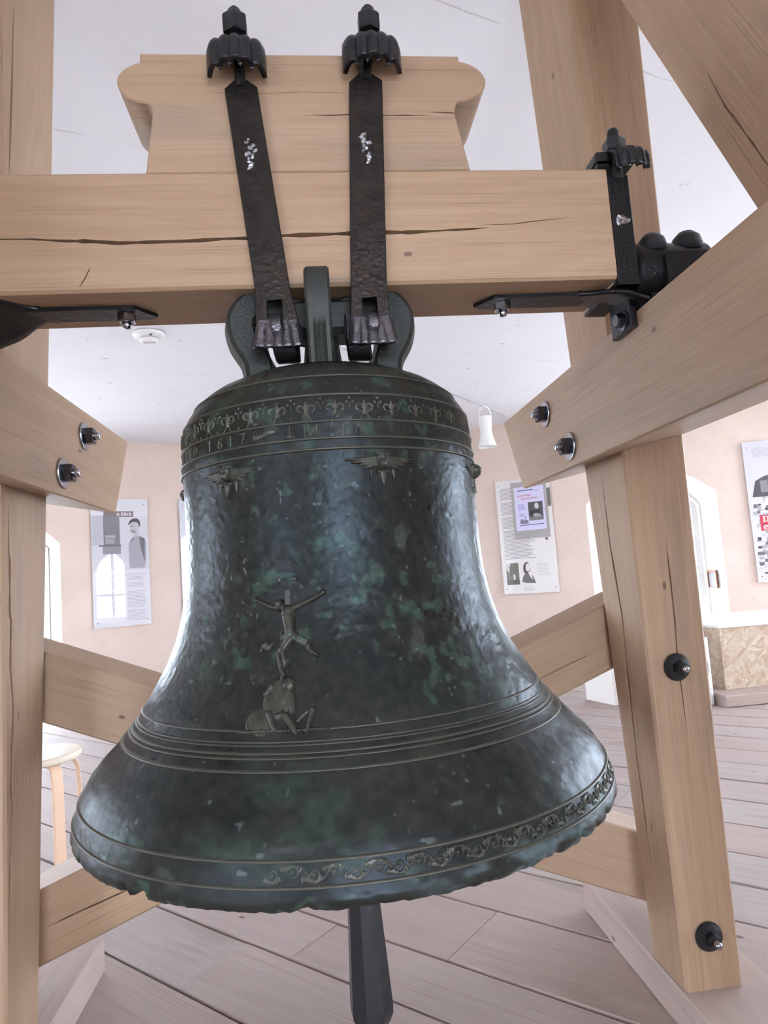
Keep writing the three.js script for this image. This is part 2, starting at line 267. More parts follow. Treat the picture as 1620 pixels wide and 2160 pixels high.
{
  const s = new THREE.Shape(plan.map(([x, z]) => new THREE.Vector2(x * 1.12, -z * 1.08 - 0.1)));
  const slab = (h, y) => new THREE.ExtrudeGeometry(s, { depth: h, bevelEnabled: false }).rotateX(-Math.PI / 2).translate(0, y, 0);
  struct('ceiling', slab(0.2, CEIL), ceilMat);
  const floor = struct('floor', slab(0.2, -0.2145), std({ color: 0x9c5c48, roughness: 0.95 }));
  // boards laid at an angle, each with open joints; the offsets follow the joints seen in front
  const an = 42.5 * Math.PI / 180, d = [Math.cos(an), Math.sin(an)], m = [-Math.sin(an), Math.cos(an)];
  let edges = [-2.43, -2.13, -1.83, -1.57, -1.31, -1.01, -0.683, -0.45, -0.175]; while (edges[0] > -11) edges.unshift(edges[0] - 0.26 - 0.05 * rnd()); while (edges[edges.length - 1] < 7.5) edges.push(edges[edges.length - 1] + 0.26 + 0.04 * rnd());
  for (let i = 0; i < edges.length - 1; i++) {
    const e0 = edges[i], e1 = edges[i + 1], ec = (e0 + e1) / 2; let t0 = -1e9, t1 = 1e9;
    for (let k = 0; k < plan.length; k++) {
      const a = plan[k], b = plan[(k + 1) % plan.length], nx = -(b[1] - a[1]), nz = b[0] - a[0], l = Math.hypot(nx, nz);
      const f = (nx * (m[0] * ec - a[0]) + nz * (m[1] * ec - a[1])) / l + 0.16, g = (nx * d[0] + nz * d[1]) / l;   // inside where f + t g > 0
      if (Math.abs(g) < 1e-6) { if (f < 0) t1 = t0 - 1; } else if (g > 0) t0 = Math.max(t0, -f / g); else t1 = Math.min(t1, -f / g);
    }
    if (t1 - t0 < 0.2) continue;
    const joints = [t0]; let t = (i === edges.indexOf(-0.683)) ? -0.155 : -4 + 3.5 * rnd(); while (t - 3.8 > t0) t -= 3.8; while (t < t1 - 0.5) { if (t > t0 + 0.5) joints.push(t); t += 3.4 + 0.9 * rnd(); } joints.push(t1);
    const gap = 0.0052 + 0.003 * rnd(), P = (s, e, y) => V(d[0] * s + m[0] * e, y, d[1] * s + m[1] * e);
    for (let k = 0; k < joints.length - 1; k++) {
      const a = joints[k] + 0.0015, b = joints[k + 1] - 0.0015, lo = e0 + gap, hi = e1 - gap, y = -0.003 * rnd();
      put('plank', timber([P(a, lo, -0.0135), P(a, hi, -0.0135), P(a, hi, y), P(a, lo, y)], [P(b, lo, -0.0135), P(b, hi, -0.0135), P(b, hi, y), P(b, lo, y)], 0.002), plankMats[Math.floor(rnd() * 4)], floor);
    }
  }
  const g = struct('ground', new THREE.CircleGeometry(90, 48).rotateX(-Math.PI / 2).translate(0, -5, 0), std({ color: 0xb9b7b0, roughness: 1 }));
  // the low boarded step before the right niche
  const st = struct('trim_1', bar(2.86, 5.3, 0, 0.085, -5.6, -3.34, 'x', 0.006), plankMats[3]);
}

// ---------------------------------------------------------------- the oak bell frame
const frame = thing('bell_trestle', 'pale oak timber frame carrying the bell, with posts, cap beams and crossed braces', 'bell frame');
const oy = (y) => E + y;
for (const s of [1, -1]) {
  const X = (x) => s * x - (s < 0 ? 0.012 : 0);
  // post: its inner face, wider towards the top
  const A = [V(X(0.77), 0.1, -0.244), V(X(0.915), 0.1, -0.244), V(X(0.915), 0.1, -0.405), V(X(0.77), 0.1, -0.405)];
  const B = [V(X(0.77), CEIL - 0.04, -0.325), V(X(0.985), CEIL - 0.04, -0.325), V(X(0.985), CEIL - 0.04, -0.70), V(X(0.77), CEIL - 0.04, -0.70)];
  const inner = (a, b, dd) => V(X(0.77 + dd), oy(a), b), frontZ = (y) => lerp(-0.244, -0.325, (oy(y) - 0.1) / (CEIL - 0.14));
  const cr = s > 0 ? [crack([[0.247, -0.419], [0.036, -0.41], [-0.156, -0.381], [-0.341, -0.384], [-0.535, -0.381], [-0.684, -0.37], [-0.8, -0.36]], 0.011, 0.04, inner),
    crack([[0.86, 0.039], [0.859, -0.079], [0.857, -0.173], [0.852, -0.258], [0.853, -0.45]], 0.0045, 0.025, (a, b, dd) => V(a, oy(b), frontZ(b) - dd))]
    : [crack([[0.236, -0.30], [0.117, -0.297], [0.099, -0.303], [-0.032, -0.298], [-0.047, -0.304], [-0.154, -0.296], [-0.253, -0.306], [-0.342, -0.298], [-0.437, -0.289], [-0.468, -0.296], [-0.608, -0.276], [-0.768, -0.262]], 0.012, 0.045, inner),
      crack([[1.62, -0.385], [1.368, -0.365], [1.095, -0.338]], 0.010, 0.035, inner)];
  put('post', cut(timber(A, B, 0.006), cr), s > 0 ? oak : oakB, frame);
  // cap beam, its far end cut on the slant
  const P = (x, y, z) => V(X(x), oy(y), z);
  put('cap_beam', timber([P(0.68, 0.26, -0.85), P(0.955, 0.318, -0.886), P(0.955, 0.535, -1.02), P(0.68, 0.535, -1.02)], [P(0.68, 0.26, 0.78), P(0.955, 0.318, 0.78), P(0.955, 0.535, 0.78), P(0.68, 0.535, 0.78)], 0.005), s > 0 ? oakB : oak, frame);
  // diagonal brace from the cap up to the post
  put('diagonal_brace', cut(timber([P(0.775, 0.52, 0.36), P(0.95, 0.52, 0.36), P(0.95, 0.52, 0.62), P(0.775, 0.52, 0.62)], [P(0.775, 1.84, -0.29), P(0.95, 1.84, -0.29), P(0.95, 1.84, -0.03), P(0.775, 1.84, -0.03)], 0.004),
    s > 0 ? [crack([[0.93, 0.236], [0.833, 0.273], [0.772, 0.305], [0.695, 0.343], [0.62, 0.38]], 0.005, 0.03, (a, b, dd) => P(0.775 + dd, a, b))] : []), oak, frame);
  // sill on the floor
  put('sill', timber([V(X(0.76), 0, -0.86), V(X(1.0), 0, -0.86), V(X(1.0), 0.1, -0.86), V(X(0.76), 0.1, -0.86)], [V(X(0.76), 0, 0.95), V(X(1.0), 0, 0.95), V(X(1.0), 0.1, 0.95), V(X(0.76), 0.1, 0.95)], 0.005), plankMats[3], frame);
  // unseen front post under the near end of the cap, added for shade
  put('post', timber([V(X(0.79), 0.1, 0.34), V(X(0.95), 0.1, 0.34), V(X(0.95), 0.1, 0.6), V(X(0.79), 0.1, 0.6)], [V(X(0.79), oy(0.26), 0.34), V(X(0.95), oy(0.26), 0.34), V(X(0.95), oy(0.26), 0.6), V(X(0.79), oy(0.26), 0.6)], 0.005), oak, frame);
  // two bolts through the cap
  for (const [y, z] of [[0.455, -0.57], [0.32, -0.40]]) {
    const b = put('bolt', lathe([[0.001, 0], [0.0115, 0], [0.0115, 0.042], [0.009, 0.046], [0.001, 0.046]], 16).rotateZ(-s * -Math.PI / 2).translate(X(0.68), oy(y), z), zinc, frame);
    put('washer', lathe([[0.001, 0], [0.039, 0], [0.040, 0.001], [0.040, 0.006], [0.038, 0.007], [0.001, 0.007]], 32).rotateZ(s * Math.PI / 2).translate(X(0.68), oy(y), z), zinc, b);
    put('nut', place(hexNut(0.0255, 0.024), [X(0.673), oy(y), z], 0, 0, s * Math.PI / 2), darkSteel, b);
  }
}
{
  // crossed braces behind the bell, halved into each other
  const br = (x0, y0, x1, y1) => { const dx = x1 - x0, dy = y1 - y0, l = Math.hypot(dx, dy), ex = dx / l, ey = dy / l, h = 0.088, a = (x, y, k, z) => V(x - ey * k, oy(y + ex * k), z), mk = (x, y) => [a(x, y, -h, -0.69), a(x, y, h, -0.69), a(x, y, h, -0.505), a(x, y, -h, -0.505)]; return timber(mk(x0 - ex * 0.12, y0 - ey * 0.12), mk(x1 + ex * 0.12, y1 + ey * 0.12), 0.005); };
  const notch = (x0, y0, x1, y1, z0, z1) => { const dx = x1 - x0, dy = y1 - y0, l = Math.hypot(dx, dy), ex = dx / l, ey = dy / l, h = 0.089, mx = -0.01, my = y0 + (mx - x0) * dy / dx, a = (s, k, z) => V(mx + ex * s - ey * k, oy(my + ey * s + ex * k), z), mk = (s) => [a(s, -h, z0), a(s, h, z0), a(s, h, z1), a(s, -h, z1)]; return timber(mk(-0.3), mk(0.3), 0.0005); };
  const A = [-0.80, -0.838, 0.77, -0.23], B = [-0.79, -0.235, 0.79, -0.862];
  const face = (a, b, dd) => V(a, oy(b), -0.505 - dd);
  put('cross_brace', cut(br(...A), [notch(...B, -0.75, -0.598), crack([[-0.80, -0.843], [-0.718, -0.814], [-0.659, -0.795], [-0.604, -0.777], [-0.5, -0.74]], 0.004, 0.02, face), crack([[0.54, -0.337], [0.65, -0.296], [0.72, -0.272]], 0.002, 0.015, face)]), oak, frame);
  put('cross_brace', cut(br(...B), [notch(...A, -0.597, -0.45)]), oakB, frame);
  // black bolts through the front of the right post
  for (const [x, y, z] of [[0.845, -0.287, -0.262], [0.842, -0.93, -0.247]]) {
    const b = put('bolt', lathe([[0.001, 0], [0.009, 0], [0.009, 0.045], [0.006, 0.05], [0.001, 0.05]], 16).rotateX(Math.PI / 2).translate(x, oy(y), z), zinc, frame);
    put('washer', lathe([[0.001, 0], [0.033, 0], [0.035, 0.003], [0.031, 0.009], [0.02, 0.012], [0.001, 0.012]], 32).rotateX(Math.PI / 2).translate(x, oy(y), z), blackIron, b);
    put('nut', place(hexNut(0.018, 0.02), [x, oy(y), z + 0.011], Math.PI / 2), blackIron, b);
  }
}

// ---------------------------------------------------------------- the headstock
const stock = thing('headstock', 'pale oak headstock beam with curved block on top and iron straps', 'headstock');
{
  const face = (a, b, dd) => V(a, oy(b), 0.09 - dd);
  put('beam', cut(timber(...boxCorners(-0.635, 0.62, oy(0.586), oy(0.832), -0.095, 0.09, 'x'), 0.006), [
    crack([[-0.64, 0.697], [-0.564, 0.696], [-0.502, 0.691], [-0.449, 0.689], [-0.395, 0.684], [-0.322, 0.685], [-0.24, 0.686], [-0.193, 0.689], [-0.146, 0.689], [-0.071, 0.693], [0.064, 0.695], [0.137, 0.696], [0.181, 0.695], [0.241, 0.697], [0.321, 0.7], [0.35, 0.702]], 0.008, 0.04, face),
    crack([[0.332, 0.708], [0.408, 0.709], [0.449, 0.714], [0.527, 0.721]], 0.002, 0.02, face),
    crack([[-0.472, 0.595], [-0.462, 0.611], [-0.45, 0.635]], 0.003, 0.015, face)]), oak, stock);
  const sh = new THREE.Shape(), m = (f) => { for (const k of f) sh[k[0]](...k[1]); };
  // outline of the block: flared foot, neck, rounded ears, a small step to the flat top
  sh.moveTo(-0.335, 0.833); sh.lineTo(-0.318, 0.955); sh.quadraticCurveTo(-0.316, 0.983, -0.333, 0.985); sh.quadraticCurveTo(-0.352, 0.985, -0.37, 0.998);
  sh.quadraticCurveTo(-0.393, 1.02, -0.381, 1.043); sh.quadraticCurveTo(-0.368, 1.062, -0.339, 1.068); sh.lineTo(-0.338, 1.087); sh.lineTo(0.317, 1.087); sh.lineTo(0.318, 1.076);
  sh.quadraticCurveTo(0.362, 1.068, 0.372, 1.038); sh.quadraticCurveTo(0.374, 1.012, 0.346, 0.998); sh.quadraticCurveTo(0.325, 0.988, 0.309, 0.986); sh.quadraticCurveTo(0.298, 0.98, 0.299, 0.958); sh.lineTo(0.322, 0.833); sh.closePath();
  const g = plain(new THREE.ExtrudeGeometry(sh, { depth: 0.173, bevelEnabled: true, bevelSize: 0.003, bevelThickness: 0.003, bevelSegments: 1, curveSegments: 14 })).translate(0, E, -0.089);
  const uv = g.attributes.uv, ps = g.attributes.position, nn = g.attributes.normal; for (let i = 0; i < uv.count; i++) uv.setXY(i, Math.abs(nn.getZ(i)) > 0.5 ? ps.getY(i) : ps.getZ(i) + ps.getY(i), ps.getX(i) + 0.3);
  put('saddle_block', cut(g, [crack([[-0.017, 0.955], [0.042, 0.954], [0.081, 0.956], [0.145, 0.954], [0.2, 0.954], [0.251, 0.953]], 0.003, 0.02, face), crack([[0.246, 0.961], [0.312, 0.959]], 0.003, 0.015, face), crack([[-0.206, 1.004], [-0.092, 1.002], [-0.014, 1.006], [0.074, 1.004]], 0.0014, 0.01, face)]), oakB, stock);
}
// an iron hanger strap on the front, with its claw, nut and slotted foot; (t0, b0, f0) = left edges at top, beam bottom and foot
function hanger(t, b, f, ytop, claw, yc, nutR, nutH) {
  const z0 = 0.0945, th = 0.013, mid = (a) => (a[0] + a[1]) / 2, yb = 0.575, ys = 0.497;
  const edge = (y, k) => y > yb ? lerp(b[k], t[k], (y - yb) / (ytop - yb)) : lerp(f[k], b[k], clamp((y - 0.5) / (yb - 0.5)));
  const s = new THREE.Shape([[edge(ytop, 0), ytop - 0.006], [mid(t) - 0.012, ytop + 0.012], [mid(t) + 0.012, ytop + 0.012], [edge(ytop, 1), ytop - 0.002], [b[1], yb], [f[1], 0.49], [f[0], 0.49], [b[0], yb]].map(([x, y]) => new THREE.Vector2(x, oy(y))));
  const cx = mid(b) + (mid(f) - mid(b)) * 0.3, wS = 0.0165;
  s.holes.push(new THREE.Path([[cx - wS, 0.502], [cx + wS, 0.502], [cx + wS - 0.001, 0.556], [cx - wS, 0.553]].map(([x, y]) => new THREE.Vector2(x, oy(y)))));
  const o = put('hanger_strap', new THREE.ExtrudeGeometry(s, { depth: th - 0.004, bevelEnabled: true, bevelSize: 0.002, bevelThickness: 0.002, bevelSegments: 2 }).translate(0, 0, z0), iron, stock);
  // fluted foot, spreading and turning outwards
  const fl = (u) => Math.abs(Math.sin(u * Math.PI * 5)) * 0.009;
  put('fluted_foot', sheet((u, v) => { const w = lerp(0.5 * (f[1] - f[0]) * 0.86, 0.5 * (f[1] - f[0]) * 1.12, v), x = mid(f) + (u * 2 - 1) * w; return V(x, oy(lerp(0.512, 0.447, v) - 0.004 * Math.sin(u * Math.PI)), z0 + th + 0.002 + 0.022 * v * v + fl(u) * smooth(0, 0.4, v) - 0.008 * (2 * u - 1) ** 2 * v); }, 42, 10, 0.006), bareIron, o);
  // the wedge that hooks through the slot
  put('wedge', sweep([V(cx, oy(0.53), 0.075), V(cx, oy(0.522), 0.092), V(cx + 0.001, oy(0.507), 0.114), V(cx + 0.002, oy(0.492), 0.126), V(cx + 0.003, oy(0.478), 0.128)], (q) => roundRect(0.0128 * (q > 0.9 ? 0.8 : 1), 0.0075, 0.005), V(1, 0, 0)), bareIron, o);
  // bright facets stuck on for the glints of the hammered strap
  const dx = lerp(mid(b), mid(t), 0.66), glintFacets = []; for (let k = 0; k < 11; k++) glintFacets.push(new THREE.IcosahedronGeometry(1, 0).rotateX(rnd() * 3).rotateY(rnd() * 3).scale(0.0035 + 0.004 * rnd(), 0.004 + 0.006 * rnd(), 0.0035).rotateZ(rnd() * 3).translate(dx + 0.026 * (rnd() - 0.5) * (1.2 - k / 12), oy(lerp(yb, ytop, 0.66) + 0.03 - 0.006 * k), z0 + th - 0.0022));
  put('dent_glint', glintFacets, zinc, o).userData.kind = 'stuff';
  // threaded rod, fluted claw, plate across the block, nut
  const c = mid(claw), rodTop = yc + 0.012 + nutH;
  put('rod', sweep([V(mid(t), oy(ytop), z0 + 0.006), V(lerp(mid(t), c, 0.5), oy(lerp(ytop, yc, 0.5)), z0 + 0.012), V(c, oy(yc), 0.108), V(c, oy(rodTop - 0.01), 0.108)], () => Array.from({ length: 12 }, (_, i) => [0.0115 * Math.cos(i * Math.PI / 6), 0.0115 * Math.sin(i * Math.PI / 6)]), V(1, 0, 0)), blackIron, o);
  put('claw', [sheet((u, v) => { const k = 2 * u - 1, w = 0.5 * (claw[1] - claw[0]) * lerp(0.86, 1.0, Math.sin(Math.min(1, v * 1.5) * Math.PI / 2)), q = Math.sin(Math.min(1, v * 1.8) * Math.PI / 2), fl = Math.abs(Math.cos(k * Math.PI * 2.5)); return V(c + k * w, oy(yc + 0.005 - 0.098 * v - 0.004 * k * k + 0.005 * fl * v), 0.07 + 0.058 * q + 0.012 * v - 0.02 * k * k * (0.4 + v) + 0.012 * fl * smooth(0.05, 0.45, v)); }, 60, 16, 0.009), bar(c - 0.03, c + 0.03, oy(1.089), oy(yc), -0.12, 0.1, 'z', 0.003)], blackIron, o);
  put('nut', [place(hexNut(nutR, nutH), [c, oy(yc - 0.002), 0.108]), place(lathe([[0.001, 0.024], [0.008, 0.022], [0.014, 0.014], [0.0165, 0], [0.001, 0]], 20), [c, oy(yc + nutH - 0.004), 0.108])], blackIron, o);
}
hanger([-0.171, -0.109], [-0.132, -0.067], [-0.134, -0.05], 1.004, [-0.196, -0.094], 1.112, 0.027, 0.042);
hanger([0.083, 0.148], [0.057, 0.126], [0.05, 0.131], 1.02, [0.077, 0.182], 1.122, 0.025, 0.04);
{
  // strap round the right end of the beam
  const X = 0.648;
  const o = put('end_strap', [bar(0.622, 0.67, oy(0.572), oy(0.815), 0.072, 0.089, 'y', 0.003), bar(0.62, 0.672, oy(0.572), oy(0.584), -0.09, 0.088, 'z', 0.003)], blackIron, stock);
  put('rod', lathe([[0.001, 0], [0.0125, 0], [0.0125, 0.105], [0.01, 0.112], [0.001, 0.112]], 14).translate(X, oy(0.81), 0.082), blackIron, o);
  put('claw', [sheet((u, v) => { const k = 2 * u - 1; return V(0.667 + k * 0.036, oy(0.874 - 0.056 * v - 0.003 * k * k), 0.09 + 0.024 * Math.sin(Math.min(1, v * 2.2) * 1.57) - 0.012 * k * k + 0.009 * Math.abs(Math.cos(k * Math.PI * 2)) * smooth(0.05, 0.5, v)); }, 36, 8, 0.007), bar(0.60, 0.69, oy(0.842), oy(0.868), -0.08, 0.088, 'z', 0.004), bar(0.603, 0.645, oy(0.832), oy(0.85), 0.06, 0.088, 'x', 0.002)], blackIron, o);
  put('nut', [place(hexNut(0.024, 0.03), [X, oy(0.868), 0.082])], blackIron, o);
  // bright facets added for the glint on the hammered end strap
  put('dent_glint', [0, 1, 2].map((k) => new THREE.IcosahedronGeometry(1, 0).scale(0.007, 0.014, 0.003).rotateZ(k).translate(0.645 + 0.008 * (k - 1), oy(0.712 + 0.008 * (k % 2)), 0.0882)), zinc, o);
  // flat gudgeon irons under the beam with their bolts and twisted tails
  for (const s of [1, -1]) {
    const X2 = (x) => s * (x - 0.007) - 0.007;
    const sp = new THREE.Shape([[0.35, -0.018], [0.385, 0.028], [0.6, 0.03], [0.6, -0.03], [0.365, -0.03]].map(([x, z]) => new THREE.Vector2(X2(x), -z + 0.004))); 
    const p = put('gudgeon_iron', [plain(new THREE.ExtrudeGeometry(sp, { depth: 0.008, bevelEnabled: false }).rotateX(-Math.PI / 2).translate(0, oy(0.577), 0)), sheet((u, v) => V(X2(lerp(0.57, 0.70, u)), oy(0.578 - 0.012 * u * u + lerp(0.018, -0.03, v) * u), lerp(lerp(-0.03, 0.03, s > 0 ? v : 1 - v) , lerp(-0.075, 0.085, s > 0 ? v : 1 - v), smooth(0, 0.7, u))), 14, 8, 0.009)], blackIron, stock);
    const bolt = put('bolt', place(hexNut(0.019, 0.02), [X2(0.408), oy(0.577), 0], Math.PI), zinc, p);
    put('bolt_tip', lathe([[0.001, 0.014], [0.008, 0.012], [0.011, 0], [0.001, 0]], 16).rotateX(Math.PI).translate(X2(0.408), oy(0.558), 0), zinc, bolt);
  }
}
{
  const b = thing('bearing_block', 'black iron bearing with domed bolts on the right cap beam', 'bearing');
  put('base_plate', bar(0.70, 0.90, oy(0.537), oy(0.562), -0.075, 0.075, 'x', 0.004), blackIron, b);
  put('housing', place(lathe([[0.001, -0.09], [0.062, -0.09], [0.072, -0.08], [0.072, 0.08], [0.062, 0.09], [0.001, 0.09]], 28), [0.775, oy(0.625), 0], 0, 0, Math.PI / 2), blackIron, b);
  put('flange', [bar(0.735, 0.835, oy(0.56), oy(0.645), -0.085, 0.085, 'z', 0.006), bar(0.715, 0.87, oy(0.64), oy(0.665), -0.05, 0.05, 'x', 0.006)], blackIron, b);
  put('axle', lathe([[0.001, 0.674], [0.027, 0.674], [0.027, 0.86], [0.022, 0.868], [0.001, 0.868]], 24).rotateZ(-Math.PI / 2).translate(0, oy(0.61), 0), darkSteel, b);
  for (const [x, z, r, y] of [[0.735, 0.035, 0.032, 0.662], [0.82, 0.03, 0.034, 0.665], [0.735, -0.05, 0.03, 0.66], [0.83, -0.05, 0.03, 0.66]]) put('bolt', lathe([[0.001, r * 1.5], [r * 0.5, r * 1.38], [r * 0.87, r], [r, r * 0.45], [r, 0], [0.001, 0]], 20).translate(x, oy(y), z), blackIron, b);
  const l = put('lug', [bar(0.662, 0.679, oy(0.497), oy(0.6), -0.05, 0.045, 'y', 0.003), bar(0.664, 0.74, oy(0.537), oy(0.556), -0.05, 0.045, 'x', 0.003)], blackIron, b);
  put('nut', [place(hexNut(0.016, 0.018), [0.662, oy(0.522), 0.012], 0, 0, Math.PI / 2), lathe([[0.001, 0], [0.022, 0], [0.022, 0.004], [0.001, 0.004]], 24).rotateZ(Math.PI / 2).translate(0.663, oy(0.522), 0.012)], darkSteel, l);
}

// ---------------------------------------------------------------- the bell
const BX = -0.007;
// the smooth outline of the bell, outside, and the fillets that run round it: [height, half width, how proud]
const bare = [[0.05, 0.402], [0.165, 0.399], [0.178, 0.397], [0.2, 0.391], [0.215, 0.384], [0.232, 0.3755], [0.247, 0.365], [0.259, 0.355], [0.268, 0.345], [0.275, 0.335], [0.283, 0.323], [0.289, 0.311], [0.2935, 0.298], [0.295, 0.28], [0.296, 0.258], [0.297, 0.236], [0.297, 0.215], [0.296, 0.2], [0.295, 0.155], [0.2965, 0.06], [0.30, 0], [0.308, -0.05], [0.322, -0.10], [0.34, -0.142], [0.362, -0.18], [0.382, -0.212], [0.393, -0.232], [0.404, -0.246], [0.412, -0.256], [0.421, -0.265], [0.439, -0.284], [0.460, -0.304], [0.478, -0.325], [0.489, -0.344], [0.494, -0.356], [0.499, -0.37], [0.503, -0.384], [0.507, -0.398], [0.5085, -0.406], [0.505, -0.4125], [0.497, -0.4155]];
const fillets = [[0.346, 0.002, 0.003], [0.306, 0.002, 0.0024], [0.2595, 0.0018, 0.003], [0.2305, 0.0022, 0.0035], [0.2125, 0.0024, 0.0042], [-0.217, 0.0016, 0.003], [-0.2315, 0.0012, 0.002], [-0.2355, 0.0012, 0.0026], [-0.2445, 0.0018, 0.004], [-0.2505, 0.0016, 0.0036], [-0.265, 0.0018, 0.003], [-0.3555, 0.002, 0.0036], [-0.3845, 0.002, 0.0034]];
const bareAt = (y) => { for (let i = 0; i < bare.length - 1; i++) if (bare[i][1] >= y && bare[i + 1][1] <= y) return lerp(bare[i][0], bare[i + 1][0], (bare[i][1] - y) / ((bare[i][1] - bare[i + 1][1]) || 1)); return 0.5; };
const prof = bare;
const inside = [[0.47, -0.414], [0.44, -0.39], [0.405, -0.32], [0.36, -0.24], [0.315, -0.16], [0.285, -0.08], [0.268, 0.02], [0.262, 0.2], [0.25, 0.29], [0.2, 0.34], [0.05, 0.36]];
function profAt(y) { for (let i = 0; i < prof.length - 1; i++) if (prof[i][1] >= y && prof[i + 1][1] <= y) { const t = (prof[i][1] - y) / ((prof[i][1] - prof[i + 1][1]) || 1); return lerp(prof[i][0], prof[i + 1][0], t); } return 0.5; }
const smoothProf = (y) => { let s = 0; for (let k = -3; k <= 3; k++) s += bareAt(y + k * 0.002); return s / 7; };
const bell = thing('church_bell', 'large dark green bronze church bell with relief bands and a crucifix', 'bell');
{
  const P = [...prof.map(([r, y]) => [r, y]), ...inside], n = 420, pos = [], uv = [], idx = [];
  // finer rows on the long stretches
  const rows = []; for (let i = 0; i < P.length - 1; i++) { const k = Math.max(1, Math.ceil(Math.hypot(P[i + 1][0] - P[i][0], P[i + 1][1] - P[i][1]) / 0.012)); for (let j = 0; j < k; j++) rows.push([lerp(P[i][0], P[i + 1][0], j / k), lerp(P[i][1], P[i + 1][1], j / k)]); } rows.push(P[P.length - 1]);
  rows.forEach(([r, y], j) => { for (let i = 0; i <= n; i++) {
    const u = i / n, th = (u - 0.5) * 2 * Math.PI; let rr = r, yy = y;
    if (r > 0.3 && y < -0.392) {                                  // the lip is chipped and knocked about
      const ch = smooth(0.54, 0.66, fbm(u, 0.3, 47, 8, 4, 5)) * 0.0034 * smooth(-0.4, 0.5, th) + (noise(u * 420, 1, 420, 8, 9) - 0.5) * 0.0026, d = th * 57.3;
      let big = 0; for (const [a, w, h] of [[-37, 2.0, 0.009], [-41, 1.2, 0.006], [-9, 1.6, 0.005], [-58, 1, 0.005], [-66, 1.2, 0.005], [33, 1.4, 0.005], [41, 1.2, 0.007], [46, 0.8, 0.006], [52, 1.4, 0.007], [60, 1, 0.006], [70, 1.2, 0.006]]) big = Math.max(big, h * smooth(w, w * 0.5, Math.abs(d - a)));
      const k = smooth(-0.392, -0.406, y); yy += (ch + big) * k; rr -= big * 0.3 * k;
    }
    rr += 0.0012 * (fbm(u, (y + 0.5), 18, 6, 3, 77) - 0.5) * (y < 0.2 ? 1 : 0.5);
    pos.push(BX + rr * Math.sin(th), E + yy, rr * Math.cos(th)); uv.push(u, (y + 0.42) / 0.86);
  } });
  const w = n + 1; for (let j = 0; j < rows.length - 1; j++) for (let i = 0; i < n; i++) { const a = j * w + i; idx.push(a, a + w, a + 1, a + 1, a + w, a + w + 1); }
  const g = new THREE.BufferGeometry(); g.setAttribute('position', new THREE.Float32BufferAttribute(pos, 3)); g.setAttribute('uv', new THREE.Float32BufferAttribute(uv, 2)); g.setIndex(idx); g.computeVertexNormals();
  const nm = g.attributes.normal; for (let j = 0; j < rows.length; j++) { const a = j * w, b = a + n, v = V(nm.getX(a) + nm.getX(b), nm.getY(a) + nm.getY(b), nm.getZ(a) + nm.getZ(b)).normalize(); nm.setXYZ(a, v.x, v.y, v.z); nm.setXYZ(b, v.x, v.y, v.z); }
  put('bell_body', g, bronze, bell);
  for (const [y, w, h] of fillets) put('fillet', lathe([[1.25, -0.25], [1, 0.1], [0.8, 0.6], [0.45, 0.92], [0, 1], [-0.45, 0.92], [-0.8, 0.6], [-1, 0.1], [-1.25, -0.25]].map(([k, q]) => [bareAt(y + k * w) + q * h, E + y + k * w]).reverse(), 240).translate(BX, 0, 0), rubbedGlint, bell);  // fillets painted pale where the ring tops would catch light
}
